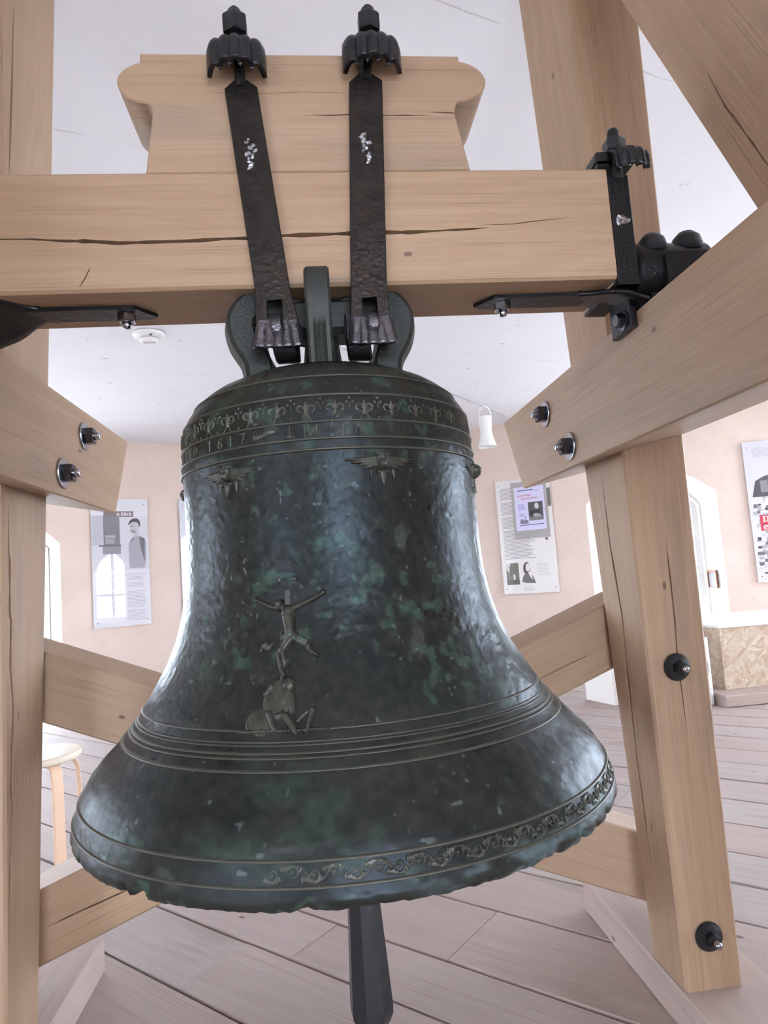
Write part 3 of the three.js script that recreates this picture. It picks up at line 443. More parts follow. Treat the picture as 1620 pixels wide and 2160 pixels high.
// a relief raised from the bell: a height field over angle (degrees) and height, x in metres along the surface at radius rr
class Field {
  constructor(w, h, res) { this.w = w; this.h = h; this.res = res; this.nx = Math.ceil(w / res) + 1; this.ny = Math.ceil(h / res) + 1; this.d = new Float32Array(this.nx * this.ny); }
  each(x0, y0, x1, y1, f) { const r = this.res; for (let j = Math.max(0, Math.floor(y0 / r)); j <= Math.min(this.ny - 1, Math.ceil(y1 / r)); j++) for (let i = Math.max(0, Math.floor(x0 / r)); i <= Math.min(this.nx - 1, Math.ceil(x1 / r)); i++) { const h = f(i * r, j * r); if (h > this.d[j * this.nx + i]) this.d[j * this.nx + i] = h; } }
  cap(x0, y0, r0, x1, y1, r1, amp) {                             // a tapered rounded stroke
    const R = Math.max(r0, r1), dx = x1 - x0, dy = y1 - y0, l2 = dx * dx + dy * dy || 1e-12;
    this.each(Math.min(x0, x1) - R, Math.min(y0, y1) - R, Math.max(x0, x1) + R, Math.max(y0, y1) + R, (x, y) => { const t = clamp(((x - x0) * dx + (y - y0) * dy) / l2), r = lerp(r0, r1, t), d = Math.hypot(x - x0 - t * dx, y - y0 - t * dy) / r; return d < 1 ? amp * Math.sqrt(1 - d * d) : 0; });
  }
  path(pts, r0, r1, amp) { for (let i = 0; i < pts.length - 1; i++) { const a = i / (pts.length - 1), b = (i + 1) / (pts.length - 1); this.cap(...pts[i], lerp(r0, r1, a), ...pts[i + 1], lerp(r0, r1, b), amp); } }
  arc(cx, cy, r, a0, a1, w0, w1, amp, n = 10) { const p = []; for (let i = 0; i <= n; i++) { const a = lerp(a0, a1, i / n), q = Array.isArray(r) ? lerp(r[0], r[1], i / n) : r; p.push([cx + q * Math.cos(a), cy + q * Math.sin(a)]); } this.path(p, w0, w1, amp); }
  blob(x, y, rx, ry, amp) { this.each(x - rx, y - ry, x + rx, y + ry, (a, b) => { const d = ((a - x) / rx) ** 2 + ((b - y) / ry) ** 2; return d < 1 ? amp * Math.sqrt(1 - d) : 0; }); }
  slab(x0, y0, x1, y1, amp) { this.each(x0, y0, x1, y1, (x, y) => amp * Math.min(1, Math.min(x - x0, x1 - x, y - y0, y1 - y) / 0.0015 + 0.001)); }
  wear(f) { for (let j = 0; j < this.ny; j++) for (let i = 0; i < this.nx; i++) this.d[j * this.nx + i] *= f(i * this.res, j * this.res); }
  mesh(theta0, y0, rr) {                                          // theta0: angle of x = 0, y0: height of y = 0
    const { nx, ny, res, d } = this, pos = [], uv = [], idx = [], id = new Int32Array(nx * ny).fill(-1), rowR = [], rowN = [];
    for (let j = 0; j < ny; j++) { const y = y0 + j * res, a = smoothProf(y + 0.004), b = smoothProf(y - 0.004), nr = 0.008, ny_ = -(a - b), l = Math.hypot(nr, ny_); rowR.push(smoothProf(y)); rowN.push([nr / l, ny_ / l]); }
    const vert = (i, j) => { const k = j * nx + i; if (id[k] < 0) { id[k] = pos.length / 3; const th = theta0 * Math.PI / 180 + i * res / rr, h = d[k] - 0.0008, r = rowR[j] + rowN[j][0] * h, y = y0 + j * res + rowN[j][1] * h; pos.push(BX + r * Math.sin(th), E + y, r * Math.cos(th)); uv.push(th / (2 * Math.PI) + 0.5, (y + 0.42) / 0.86); } return id[k]; };
    for (let j = 0; j < ny - 1; j++) for (let i = 0; i < nx - 1; i++) { const k = j * nx + i; if (Math.max(d[k], d[k + 1], d[k + nx], d[k + nx + 1]) < 0.0003) continue; const a = vert(i, j), b = vert(i + 1, j), c = vert(i + 1, j + 1), e = vert(i, j + 1); idx.push(a, b, c, a, c, e); }
    const g = new THREE.BufferGeometry(); g.setAttribute('position', new THREE.Float32BufferAttribute(pos, 3)); g.setAttribute('uv', new THREE.Float32BufferAttribute(uv, 2)); g.setIndex(idx); g.computeVertexNormals(); return g;
  }
}
const deg = Math.PI / 180;
{ // fleur-de-lis frieze between the two upper fillets
  const rr = 0.295, a0 = -95, a1 = 62, f = new Field((a1 - a0) * deg * rr, 0.046, 0.0008), X = (a) => (a - a0) * deg * rr;
  for (let k = -9; k < 8; k++) {
    const c = -8 + k * 9.6, x = X(c), st = 0.049, y = 0.014;
    f.cap(x, y - 0.004, 0.0022, x, y + 0.012, 0.0042, 0.004); f.cap(x, y + 0.012, 0.0042, x, y + 0.02, 0.0008, 0.004); f.cap(x - 0.007, y + 0.001, 0.0016, x + 0.007, y + 0.001, 0.0016, 0.003);
    for (const s of [-1, 1]) { f.arc(x + s * 0.009, y + 0.008, 0.0055, s > 0 ? Math.PI * 1.1 : -Math.PI * 0.1, s > 0 ? Math.PI * -0.35 : Math.PI * 1.35, 0.0016, 0.0024, 0.003); f.arc(x + s * st / 2, 0.016, st / 2 - 0.003, Math.PI * 1.5, s > 0 ? Math.PI * 1.02 : Math.PI * 1.98, 0.001, 0.0012, 0.002, 12); }
    const m = x + st / 2; f.blob(m, 0.038, 0.0026, 0.003, 0.0035); f.blob(m - 0.0055, 0.031, 0.0026, 0.003, 0.0035); f.blob(m + 0.0055, 0.031, 0.0026, 0.003, 0.0035); f.cap(m, 0.03, 0.0012, m, 0.02, 0.0008, 0.0025); f.blob(m, 0.004, 0.002, 0.003, 0.003);
  }
  f.wear((x) => lerp(1, 0.35, smooth(X(0), X(24), x)) * lerp(1, 0.9, noise(x * 90, 0, 4096, 2, 4)));
  put('fleur_frieze', f.mesh(a0, 0.2605, rr), rubbedGlint, bell);
}
{ // the cast inscription
  const rr = 0.297, a0 = -80, f = new Field(125 * deg * rr, 0.026, 0.0006), X = (a) => (a - a0) * deg * rr, h = 0.0175, y = 0.0035, w = 0.0014, amp = 0.0022;
  const glyph = { A: [[[0, 0], [0.5, 1]], [[0.5, 1], [1, 0]], [[0.2, 0.4], [0.8, 0.4]]], N: [[[0, 0], [0, 1]], [[0, 1], [1, 0]], [[1, 0], [1, 1]]], 'И': [[[0, 0], [0, 1]], [[0, 0], [1, 1]], [[1, 0], [1, 1]]], I: [[[0.5, 0], [0.5, 1]]], 1: [[[0.5, 0], [0.5, 1]], [[0.5, 1], [0.3, 0.8]]], 7: [[[0.1, 1], [0.9, 1]], [[0.9, 1], [0.35, 0]]], J: [[[0.5, 1], [0.5, -0.1]], [[0.5, -0.1], [0.3, -0.2]]] };
  const put1 = (ch, a, wd = 0.012) => { const x = X(a) - wd / 2; if (ch === 'O') return f.arc(X(a), y + h / 2, 0.0062, 0, 2 * Math.PI, w, w, amp, 18); if (ch === '6') { f.arc(X(a), y + 0.005, 0.0046, 0, 2 * Math.PI, w, w, amp, 14); return f.path([[X(a) - 0.0046, y + 0.006], [X(a) - 0.003, y + 0.013], [X(a) + 0.003, y + h]], w, w, amp); } for (const [p, q] of glyph[ch]) f.cap(x + p[0] * wd, y + p[1] * h, w, x + q[0] * wd, y + q[1] * h, w, amp); };
  put1('A', -70); put1('N', -65.5, 0.01); put1('N', -60.5, 0.01); put1('O', -55.3); put1('1', -46, 0.01); put1('6', -40.5); put1('1', -35.5, 0.01); put1('7', -30.5, 0.011);
  // pointing hand with its cuff, and a candlestick
  f.cap(X(-25.5), y + 0.006, 0.0045, X(-21), y + 0.01, 0.0032, 0.003); for (let k = 0; k < 5; k++) f.cap(X(-26 + k * 1.1), y + 0.001, 0.0008, X(-25.8 + k * 1.1), y + 0.013, 0.0008, 0.0036); f.cap(X(-20.5), y + 0.012, 0.0045, X(-18.8), y + 0.012, 0.0035, 0.004); f.cap(X(-19), y + 0.0135, 0.0014, X(-16.8), y + 0.017, 0.001, 0.003);
  f.cap(X(-13.6), y, 0.0012, X(-13.6), y + 0.016, 0.002, 0.003); f.cap(X(-15), y, 0.0012, X(-12.2), y, 0.0012, 0.003); f.cap(X(-14.3), y + 0.001, 0.0022, X(-12.9), y + 0.001, 0.0022, 0.003); f.blob(X(-13.6), y + 0.018, 0.002, 0.0028, 0.0036); f.blob(X(-14.7), y + 0.014, 0.0015, 0.0018, 0.003); f.blob(X(-12.5), y + 0.014, 0.0015, 0.0018, 0.003);
  put1('J', -8.6, 0.01); put1('И', -6, 0.013); put1('И', 2.6, 0.013); put1('A', 8.6, 0.013);
  const keep = f.d.slice(); put1('A', 20, 0.013); put1('N', 26, 0.012); put1('I', 31, 0.012); f.wear((x) => lerp(1, 0.4, smooth(X(12), X(17), x)));
  put('lettering', f.mesh(a0, 0.2325, rr), rubbedGlint, bell).userData.kind = 'stuff';
}
// winged cherub heads under the shoulder
for (const [k, a] of [[0, 15.7], [1, -38], [2, 71], [3, -94]]) {
  const f = new Field(0.16, 0.075, 0.0008), x = 0.08, y = 0.05, thin = k === 1 ? 0.55 : 1;
  f.blob(x, y + 0.006, 0.0115, 0.0135, 0.013 + (k > 1 ? 0.006 : 0)); f.blob(x, y - 0.002, 0.008, 0.01, 0.0145); f.blob(x - 0.004, y + 0.004, 0.003, 0.002, 0.0155); f.blob(x + 0.004, y + 0.004, 0.003, 0.002, 0.0155); f.cap(x, y + 0.003, 0.0015, x, y - 0.004, 0.0022, 0.0165); f.blob(x - 0.008, y + 0.013, 0.006, 0.005, 0.012); f.blob(x + 0.008, y + 0.013, 0.006, 0.005, 0.012);
  for (const s of [-1, 1]) for (let q = 0; q < 4; q++) f.cap(x + s * 0.012, y + 0.006 - q * 0.003, 0.006, x + s * (0.062 - q * 0.011), y + 0.005 - q * 0.005, 0.0018, (0.0055 - q * 0.0007) * thin);
  f.cap(x - 0.008, y - 0.016, 0.004, x + 0.008, y - 0.016, 0.004, 0.006); f.cap(x, y - 0.018, 0.007, x, y - 0.04, 0.0012, 0.006); for (const s of [-1, 1]) f.cap(x + s * 0.019, y - 0.014, 0.0034, x + s * 0.02, y - 0.029, 0.0015, 0.0045 * thin);
  put('cherub_relief', f.mesh(a - 0.08 / 0.296 / deg, 0.137, 0.296), wornGlint, bell);
}
{ // the crucifix with the kneeling figure and small cherubs
  const rr = 0.318, aC = -16.9, f = new Field(0.19, 0.25, 0.0008), x = 0.095, b = 0.0, Y = (y) => y + 0.225;
  f.slab(x - 0.062, Y(-0.0135), x + 0.068, Y(-0.012), 0.0028); f.slab(x - 0.006, Y(-0.15), x + 0.006, Y(-0.012), 0.0022);
  f.blob(x - 0.016, Y(0.003), 0.005, 0.006, 0.0035); f.cap(x + 0.01, Y(0.004), 0.0045, x + 0.016, Y(0.002), 0.0035, 0.006);
  f.path([[x - 0.008, Y(-0.043)], [x - 0.03, Y(-0.04)], [x - 0.057, Y(-0.027)]], 0.005, 0.0032, 0.007); f.path([[x + 0.012, Y(-0.043)], [x + 0.032, Y(-0.036)], [x + 0.06, Y(-0.024)]], 0.0055, 0.0034, 0.008); f.blob(x + 0.061, Y(-0.022), 0.006, 0.005, 0.008); f.blob(x - 0.058, Y(-0.027), 0.005, 0.005, 0.006);
  f.blob(x - 0.013, Y(-0.036), 0.0075, 0.0085, 0.013); f.blob(x - 0.014, Y(-0.042), 0.005, 0.006, 0.014);
  f.path([[x + 0.001, Y(-0.05)], [x + 0.003, Y(-0.066)], [x + 0.006, Y(-0.084)]], 0.0125, 0.0085, 0.011); f.blob(x - 0.002, Y(-0.054), 0.005, 0.006, 0.0125); f.blob(x + 0.006, Y(-0.055), 0.005, 0.006, 0.0125);
  f.cap(x - 0.002, Y(-0.088), 0.009, x + 0.012, Y(-0.088), 0.008, 0.01); f.path([[x + 0.008, Y(-0.092)], [x - 0.003, Y(-0.108)], [x + 0.003, Y(-0.132)]], 0.0065, 0.0038, 0.011); f.path([[x - 0.001, Y(-0.094)], [x - 0.011, Y(-0.112)], [x - 0.003, Y(-0.137)], [x + 0.002, Y(-0.146)]], 0.006, 0.0034, 0.0095);
  f.blob(x - 0.034, Y(-0.1), 0.0065, 0.008, 0.009); f.cap(x - 0.03, Y(-0.104), 0.005, x - 0.02, Y(-0.095), 0.002, 0.005); f.cap(x - 0.037, Y(-0.096), 0.004, x - 0.042, Y(-0.108), 0.002, 0.004);
  f.blob(x + 0.035, Y(-0.106), 0.0065, 0.008, 0.009); for (let q = 0; q < 3; q++) { f.cap(x + 0.032, Y(-0.103 + q * 0.004), 0.004, x + 0.016, Y(-0.094 + q * 0.004), 0.0018, 0.006); f.cap(x + 0.036, Y(-0.11), 0.004, x + 0.046 + q * 0.003, Y(-0.113 - q * 0.003), 0.0018, 0.006); }
  f.blob(x + 0.01, Y(-0.158), 0.0095, 0.011, 0.011); f.blob(x - 0.003, Y(-0.176), 0.022, 0.027, 0.005); f.cap(x - 0.016, Y(-0.16), 0.005, x - 0.022, Y(-0.17), 0.004, 0.007); f.cap(x + 0.014, Y(-0.17), 0.006, x + 0.018, Y(-0.194), 0.005, 0.007); f.cap(x - 0.004, Y(-0.196), 0.002, x + 0.006, Y(-0.193), 0.0015, 0.009);
  f.blob(x - 0.022, Y(-0.206), 0.022, 0.018, 0.0045); f.cap(x - 0.012, Y(-0.196), 0.005, x - 0.002, Y(-0.216), 0.004, 0.007); f.path([[x + 0.01, Y(-0.2)], [x + 0.02, Y(-0.213)], [x + 0.024, Y(-0.22)]], 0.006, 0.0045, 0.009); f.path([[x + 0.044, Y(-0.193)], [x + 0.041, Y(-0.205)], [x + 0.038, Y(-0.22)]], 0.005, 0.003, 0.008); f.path([[x + 0.026, Y(-0.206)], [x + 0.036, Y(-0.196)], [x + 0.044, Y(-0.193)]], 0.003, 0.003, 0.005); f.cap(x - 0.05, Y(-0.219), 0.003, x + 0.066, Y(-0.217), 0.002, 0.005);
  for (let q = 0; q < 6; q++) f.blob(x - 0.02 + q * 0.011, Y(-0.2185), 0.004, 0.003, 0.008);
  // drapery folds over the kneeling figure
  f.each(x - 0.06, Y(-0.222), x + 0.03, Y(-0.15), (px, py) => { const h = f.d[Math.round(py / f.res) * f.nx + Math.round(px / f.res)]; return h > 0.001 ? h + 0.0006 * Math.sin((px * 1.2 + py * 0.6) * 700) : 0; });
  put('crucifix_relief', f.mesh(aC - 0.095 / rr / deg, -0.225, rr), wornGlint, bell);
}
{ // leaf scroll on the lip, worn away towards the left
  const rr = 0.496, a0 = -22, a1 = 100, L = (a1 - a0) * deg * rr, f = new Field(L, 0.024, 0.0008), cy = 0.012, st = 0.027;
  for (let k = 0; k * st < L; k++) {
    const x = k * st + 0.018, s = k % 2 ? 1 : -1;
    f.arc(x, cy + s * 0.001, [0.0085, 0.0025], s * Math.PI * 0.9, s * -Math.PI * 1.3, 0.0016, 0.0012, 0.0042, 18); f.blob(x, cy + s * 0.001, 0.0024, 0.0024, 0.004);
    f.path([[x - 0.009, cy + s * 0.003], [x + 0.002, cy + s * 0.0105], [x + 0.012, cy + s * 0.006], [x + st * 0.72, cy - s * 0.003], [x + st, cy + s * 0.004]], 0.0014, 0.0014, 0.003);
    for (let q = 0; q < 5; q++) { const a = s * (0.3 + q * 0.55); f.cap(x + 0.009 * Math.cos(a), cy + s * 0.001 + 0.009 * Math.sin(a), 0.0026, x + 0.0125 * Math.cos(a + 0.35 * s), cy + 0.0118 * Math.sin(a + 0.35 * s), 0.001, 0.0042); }
    for (let q = 0; q < 4; q++) f.cap(x + 0.011 + q * 0.002, cy - s * (0.004 + q * 0.001), 0.0024, x + 0.012 + q * 0.0042, cy - s * (0.0105 - q * 0.0015), 0.0009, 0.0042); f.blob(x + 0.0135, cy - s * 0.001, 0.002, 0.002, 0.0042);
  }
  f.wear((x, y) => lerp(0.12, 1, smooth(0, 0.34, x + 0.06 * (noise(x * 60, 0, 4096, 2, 3) - 0.5))) * (0.75 + 0.25 * noise(x * 220, y * 220, 4096, 4096, 8)) * smooth(0, 0.002, Math.min(y, 0.023 - y)));
  put('leaf_frieze', f.mesh(a0, -0.3815, rr), wornGlint, bell);
}
{ // crown of loops
  const loop = (ang, pts, w, h, name, flutes) => {
    const c = Math.cos(ang), s = Math.sin(ang), side = V(c, 0, -s), P = pts.map(([r, y]) => V(BX + r * s, oy(y), r * c));
    const sec = (t) => { const d = 0.003 * (flutes ? smooth(0.36, 0.3, t) : 0); return flutes ? [[-w + 0.005, -h], [-w * 0.5, -h], [-w * 0.38, -h + d], [-w * 0.2, -h], [0, -h + d], [w * 0.2, -h], [w * 0.38, -h + d], [w * 0.5, -h], [w - 0.005, -h], [w, -h + 0.005], [w, h - 0.005], [w - 0.005, h], [-w + 0.005, h], [-w, h - 0.005], [-w, -h + 0.005]] : roundRect(w, h, 0.007); };
    return put(name, sweep(P, sec, side), bronzePlain, bell);
  };
  loop(-0.04, [[0.128, 0.385], [0.13, 0.44], [0.142, 0.49], [0.15, 0.54], [0.138, 0.582], [0.112, 0.572], [0.04, 0.54]], 0.0245, 0.02, 'crown_loop', true);
  for (const a of [-78, 80]) loop(a * deg, [[0.135, 0.385], [0.142, 0.45], [0.166, 0.495], [0.17, 0.535], [0.145, 0.566], [0.09, 0.566], [0.03, 0.55]], 0.03, 0.028, 'crown_loop');
  for (const a of [-112, 112, 180]) loop(a * deg, [[0.115, 0.385], [0.13, 0.45], [0.15, 0.495], [0.152, 0.535], [0.13, 0.562], [0.09, 0.562], [0.03, 0.55]], 0.024, 0.02, 'crown_loop');
  put('crown_boss', [bar(BX - 0.13, BX + 0.13, oy(0.505), oy(0.582), -0.045, 0.045, 'x', 0.012), place(lathe([[0.001, 0.05], [0.05, 0.04], [0.08, 0.025], [0.13, 0.012], [0.185, 0], [0.001, 0]], 40), [BX, oy(0.398), 0]), place(lathe([[0.001, 0.1], [0.035, 0.1], [0.045, 0], [0.001, 0]], 20), [BX, oy(0.41), 0])], bronzePlain, bell);
  // the strap ends seen below the loops
  for (const x of [-0.083, 0.062]) put('crown_hook', sweep([V(x, oy(0.52), 0.095), V(x, oy(0.465), 0.1), V(x + 0.004, oy(0.444), 0.085), V(x + 0.006, oy(0.45), 0.05), V(x + 0.004, oy(0.5), 0.03)], () => roundRect(0.024, 0.008, 0.004), V(1, 0, 0)), blackIron, stock);
}
{
  const c = thing('bell_clapper', 'dark iron clapper shaft with eight faces hanging below the bell rim', 'clapper');
  const oct = (r, y, x) => Array.from({ length: 8 }, (_, i) => V(x + r * Math.cos((i + 0.35) * Math.PI / 4), oy(y), r * Math.sin((i + 0.35) * Math.PI / 4)));
  const rings = [oct(0.022, 0.34, 0), oct(0.024, -0.3, 0.002), oct(0.031, -0.6, 0.004), oct(0.043, -0.83, 0.007), oct(0.042, -0.845, 0.007), oct(0.034, -0.862, 0.007), oct(0.02, -0.868, 0.007)], pos = [], uv = [], tri = (...q) => { for (const p of q) { pos.push(p.x, p.y, p.z); uv.push(p.x, p.y); } };
  for (let i = 0; i < rings.length - 1; i++) for (let k = 0; k < 8; k++) { const l = (k + 1) % 8; tri(rings[i][k], rings[i][l], rings[i + 1][l]); tri(rings[i][k], rings[i + 1][l], rings[i + 1][k]); }
  const e = rings[rings.length - 1]; for (let k = 1; k < 7; k++) tri(e[0], e[k], e[k + 1]);
  put('shaft', fromTris(pos, uv), std({ color: 0x303134, metalness: 0.5, roughness: 0.36, bumpMap: iron.bumpMap, bumpScale: 0.0008 }), c);
  put('ball', lathe([[0.001, 0.09], [0.05, 0.08], [0.08, 0.03], [0.085, -0.02], [0.06, -0.075], [0.001, -0.09]], 28).translate(0.002, oy(-0.28), 0), blackIron, c);
}

// ---------------------------------------------------------------- things along the walls
function lines(ctx, x, y, w, n, step, col, h, jag = 0.25) { ctx.fillStyle = col; for (let i = 0; i < n; i++) ctx.fillRect(x, y + i * step, w * (1 - jag * rnd()), h); }
function panel(name, label, W, u, y0, y1, w, tex, gloss) {
  const g = thing(name, label, 'poster');
  const m = inRoom(W, u + w / 2, (y0 + y1) / 2 + E, 0.03); g.position.copy(m); g.quaternion.setFromRotationMatrix(W.M);
  const h = y1 - y0;
  put('board', bar(-w / 2, w / 2, -h / 2, h / 2, -0.012, 0.0, 'y', 0.001), whitePaint, g);
  put('print', new THREE.PlaneGeometry(w - 0.004, h - 0.004).translate(0, 0, 0.0012), phys({ map: tex, roughness: 0.6, clearcoat: gloss ? 1 : 0, clearcoatRoughness: 0.01 }), g);
  const k = []; for (const a of [-1, 1]) for (const b of [-1, 1]) k.push(lathe([[0.001, 0.006], [0.006, 0.005], [0.008, 0], [0.001, 0]], 12).rotateX(Math.PI / 2).translate(a * (w / 2 - 0.05), b * (h / 2 - 0.07), 0.001));
  for (const q of k) put('screw', q, zinc, g);
  for (const a of [-1, 1]) for (const b of [-1, 1]) put('spacer', bar(a * (w / 2 - 0.05) - 0.012, a * (w / 2 - 0.05) + 0.012, b * (h / 2 - 0.07) - 0.012, b * (h / 2 - 0.07) + 0.012, -0.03, -0.012, 'z', 0.001), whitePaint, g);
  return g;
}
const texL = canvasTexture(512, 1160, (c, w, h) => {
  c.fillStyle = '#d9d7dc'; c.fillRect(0, 0, w, h);
  c.fillStyle = '#c9c8cf'; c.fillRect(0, 170, w, 480);
  c.fillStyle = '#7c7a80'; c.fillRect(105, 150, 145, 300); c.fillStyle = '#b9b8bf'; c.fillRect(0, 150, 105, 270); c.fillStyle = '#6c6a70'; c.fillRect(60, 420, 200, 14); c.fillStyle = '#8a8890'; c.fillRect(95, 434, 160, 70);
  for (let i = 0; i < 12; i++) { c.fillStyle = i % 2 ? '#aeadb4' : '#c4c3ca'; c.fillRect(8 + 8 * i, 190, 5, 200); }
  lines(c, 120, 330, 95, 7, 12, '#cfcdd4', 4);
  // the man in the photograph: dark hair, white shirt, waistcoat
  c.fillStyle = '#cfced4'; c.fillRect(262, 160, 250, 480);
  c.fillStyle = '#a4a2aa'; c.beginPath(); c.moveTo(330, 640); c.lineTo(325, 420); c.quadraticCurveTo(350, 350, 410, 335); c.quadraticCurveTo(470, 345, 490, 410); c.lineTo(486, 560); c.lineTo(470, 640); c.fill();
  c.fillStyle = '#6b6970'; c.beginPath(); c.moveTo(425, 350); c.lineTo(478, 366); c.lineTo(470, 580); c.lineTo(440, 470); c.fill(); c.fillStyle = '#8a8890'; c.beginPath(); c.moveTo(345, 380); c.lineTo(372, 350); c.lineTo(386, 372); c.lineTo(350, 410); c.fill();
  c.fillStyle = '#bab7bd'; c.beginPath(); c.ellipse(388, 250, 44, 62, 0.15, 0, 7); c.fill(); c.fillRect(376, 296, 48, 52); c.fillStyle = '#8f8d94'; c.beginPath(); c.ellipse(372, 300, 26, 14, 0.2, 0, 7); c.fill();
  c.fillStyle = '#3d3b40'; c.beginPath(); c.moveTo(330, 236); c.quadraticCurveTo(340, 180, 400, 178); c.quadraticCurveTo(445, 186, 440, 250); c.lineTo(430, 262); c.quadraticCurveTo(430, 220, 400, 212); c.quadraticCurveTo(350, 206, 340, 240); c.fill(); c.fillRect(346, 248, 34, 6);
  c.fillStyle = '#7d6d74'; c.fillRect(110, 112, 270, 54); c.fillStyle = '#efe9ec'; c.font = 'bold 40px serif'; c.textAlign = 'right'; c.fillText('n Blick', 366, 152); c.textAlign = 'left';
  for (const [y, n] of [[690, 5], [770, 4], [850, 12], [1020, 8]]) lines(c, 300, y, 180, n, 13, '#a9a8b2', 4);
  for (const [y, n] of [[690, 10], [850, 16]]) lines(c, 60, y, 190, n, 13, '#b4b3bd', 4);
});
panel('info_panel', 'white info panel with a photo of a man, left of the bell', LW, 7.587 - 3.838, -0.436, 1.254, 0.733, texL, true);
panel('info_panel', 'bluish white info panel whose edge just shows behind the bell', LW, 7.587 - 2.665, -0.43, 1.26, 0.74, canvasTexture(256, 512, (c, w, h) => { c.fillStyle = '#d6d6e2'; c.fillRect(0, 0, w, h); lines(c, 40, 60, 170, 30, 14, '#9a9aa8', 3); }), true);
const texR = canvasTexture(512, 1060, (c, w, h) => {
  c.fillStyle = '#e4e1df'; c.fillRect(0, 0, w, h);
  for (const [y, n] of [[75, 9], [205, 10], [345, 9]]) lines(c, 36, y, 180, n, 12.5, '#98959a', 5);
  lines(c, 36, 470, 300, 22, 12.5, '#94919a', 5); c.fillStyle = '#77757a'; c.fillRect(430, 505, 22, 20); c.fillStyle = '#5f5d62'; c.fillRect(430, 562, 24, 22); c.fillStyle = '#6d6a68'; c.fillRect(470, 110, 42, 170);
  c.fillStyle = '#6c6a62'; c.fillRect(36, 775, 120, 200); c.fillStyle = '#cfccc4'; c.beginPath(); c.moveTo(36, 775); c.lineTo(80, 775); c.lineTo(64, 870); c.lineTo(36, 830); c.fill(); c.fillStyle = '#d8d5cd'; c.fillRect(100, 880, 20, 60); c.fillStyle = '#55534c'; c.fillRect(36, 930, 120, 45); c.fillRect(70, 800, 14, 90);
  // engraved portrait of a long-haired man
  c.fillStyle = '#55524f'; c.beginPath(); c.ellipse(232, 830, 34, 58, 0.1, 0, 7); c.fill(); c.fillStyle = '#ded9d4'; c.beginPath(); c.ellipse(244, 822, 22, 38, 0.1, 0, 7); c.fill(); c.fillStyle = '#6b6865'; c.beginPath(); c.moveTo(180, 950); c.quadraticCurveTo(190, 880, 235, 872); c.quadraticCurveTo(290, 880, 306, 970); c.lineTo(215, 965); c.fill(); c.fillStyle = '#e8e4df'; c.beginPath(); c.moveTo(240, 862); c.lineTo(268, 868); c.lineTo(282, 940); c.lineTo(258, 910); c.fill(); c.fillRect(236, 822, 8, 4);
  lines(c, 330, 790, 120, 9, 13, '#c4c1c0', 4); lines(c, 190, 1000, 110, 4, 11, '#bdbab8', 4);
});
panel('info_panel', 'white text panel with two small engravings, right of the bell', RW, 2.75, -0.412, 1.215, 0.79, texR, true);
{
  const f = thing('notice_flyer', 'grey mounted notice with a lilac page, on the text panel right of the bell', 'notice');
  f.position.copy(inRoom(RW, 3.235, E + 0.765, 0.03)); f.quaternion.setFromRotationMatrix(RW.M);
  put('backing', bar(-0.255, 0.255, -0.405, 0.405, 0.003, 0.012, 'y', 0.001), std({ color: 0xa9a5a3, roughness: 0.7 }), f);
  const tex = canvasTexture(360, 520, (c, w, h) => {
    c.fillStyle = '#d3d0ea'; c.fillRect(0, 0, w, h); lines(c, 45, 36, 190, 1, 10, '#6f70a8', 14, 0); lines(c, 240, 52, 70, 1, 10, '#9d9cc4', 8, 0);
    c.fillStyle = '#c2698a'; for (const [x, y, n] of [[44, 100, 11], [80, 138, 14]]) for (let i = 0; i < n; i++) c.fillRect(x + i * 15, y - 6 * rnd(), 9, 16 + 6 * rnd());
    lines(c, 40, 205, 90, 6, 13, '#8a8cc8', 6); lines(c, 46, 320, 80, 3, 13, '#8a8cc8', 6);
    c.fillStyle = '#4d4b50'; c.fillRect(160, 190, 175, 220); c.fillStyle = '#c9c4c2'; c.beginPath(); c.ellipse(262, 240, 26, 36, 0, 0, 7); c.fill(); c.fillStyle = '#2a282c'; c.fillRect(180, 290, 110, 60); c.fillStyle = '#a7a3a4'; c.beginPath(); c.ellipse(262, 355, 50, 26, 0.3, 0, 7); c.fill(); c.fillStyle = '#7a777a'; c.fillRect(160, 370, 175, 40);
    c.fillStyle = '#77768a'; c.fillRect(50, 400, 100, 40); c.beginPath(); c.moveTo(108, 410); c.lineTo(118, 345); c.lineTo(128, 410); c.fill(); c.fillRect(60, 385, 30, 30);
    c.fillStyle = '#4a4c94'; c.fillRect(46, 452, 290, 9);
  });
  put('page', new THREE.PlaneGeometry(0.43, 0.62).translate(0.0, 0.02, 0.0135), std({ map: tex, roughness: 0.5 }), f);
}
const texF = canvasTexture(512, 1060, (c, w, h) => {
  c.fillStyle = '#cfcdd4'; c.fillRect(0, 0, w, h); lines(c, 60, 50, 200, 7, 11, '#b3b1b9', 4);
  for (let i = 0; i < 420; i++) { const y = 380 + rnd() * 640, t = ['#6d6b70', '#9b999e', '#4b494e', '#c2c0c4', '#aaa8ac', '#e0dee0'][Math.floor(rnd() * 6)]; c.fillStyle = t; c.fillRect(15 + rnd() * 490, y, 14 + rnd() * 40, 8 + rnd() * 22); }
  c.fillStyle = '#57555a'; c.beginPath(); c.moveTo(30, 420); c.lineTo(60, 300); c.lineTo(120, 270); c.lineTo(200, 250); c.lineTo(512, 230); c.lineTo(512, 440); c.fill(); c.fillStyle = '#8b898e'; c.fillRect(90, 300, 50, 90); c.fillRect(200, 280, 80, 100);
  c.fillStyle = '#b9404f'; c.fillRect(60, 560, 452, 118); c.fillStyle = '#f3dfe2'; c.font = 'bold 62px serif'; c.fillText('Die', 76, 612); c.fillText('exp', 76, 670); c.fillStyle = '#a03a48'; c.fillRect(150, 760, 200, 60);
});
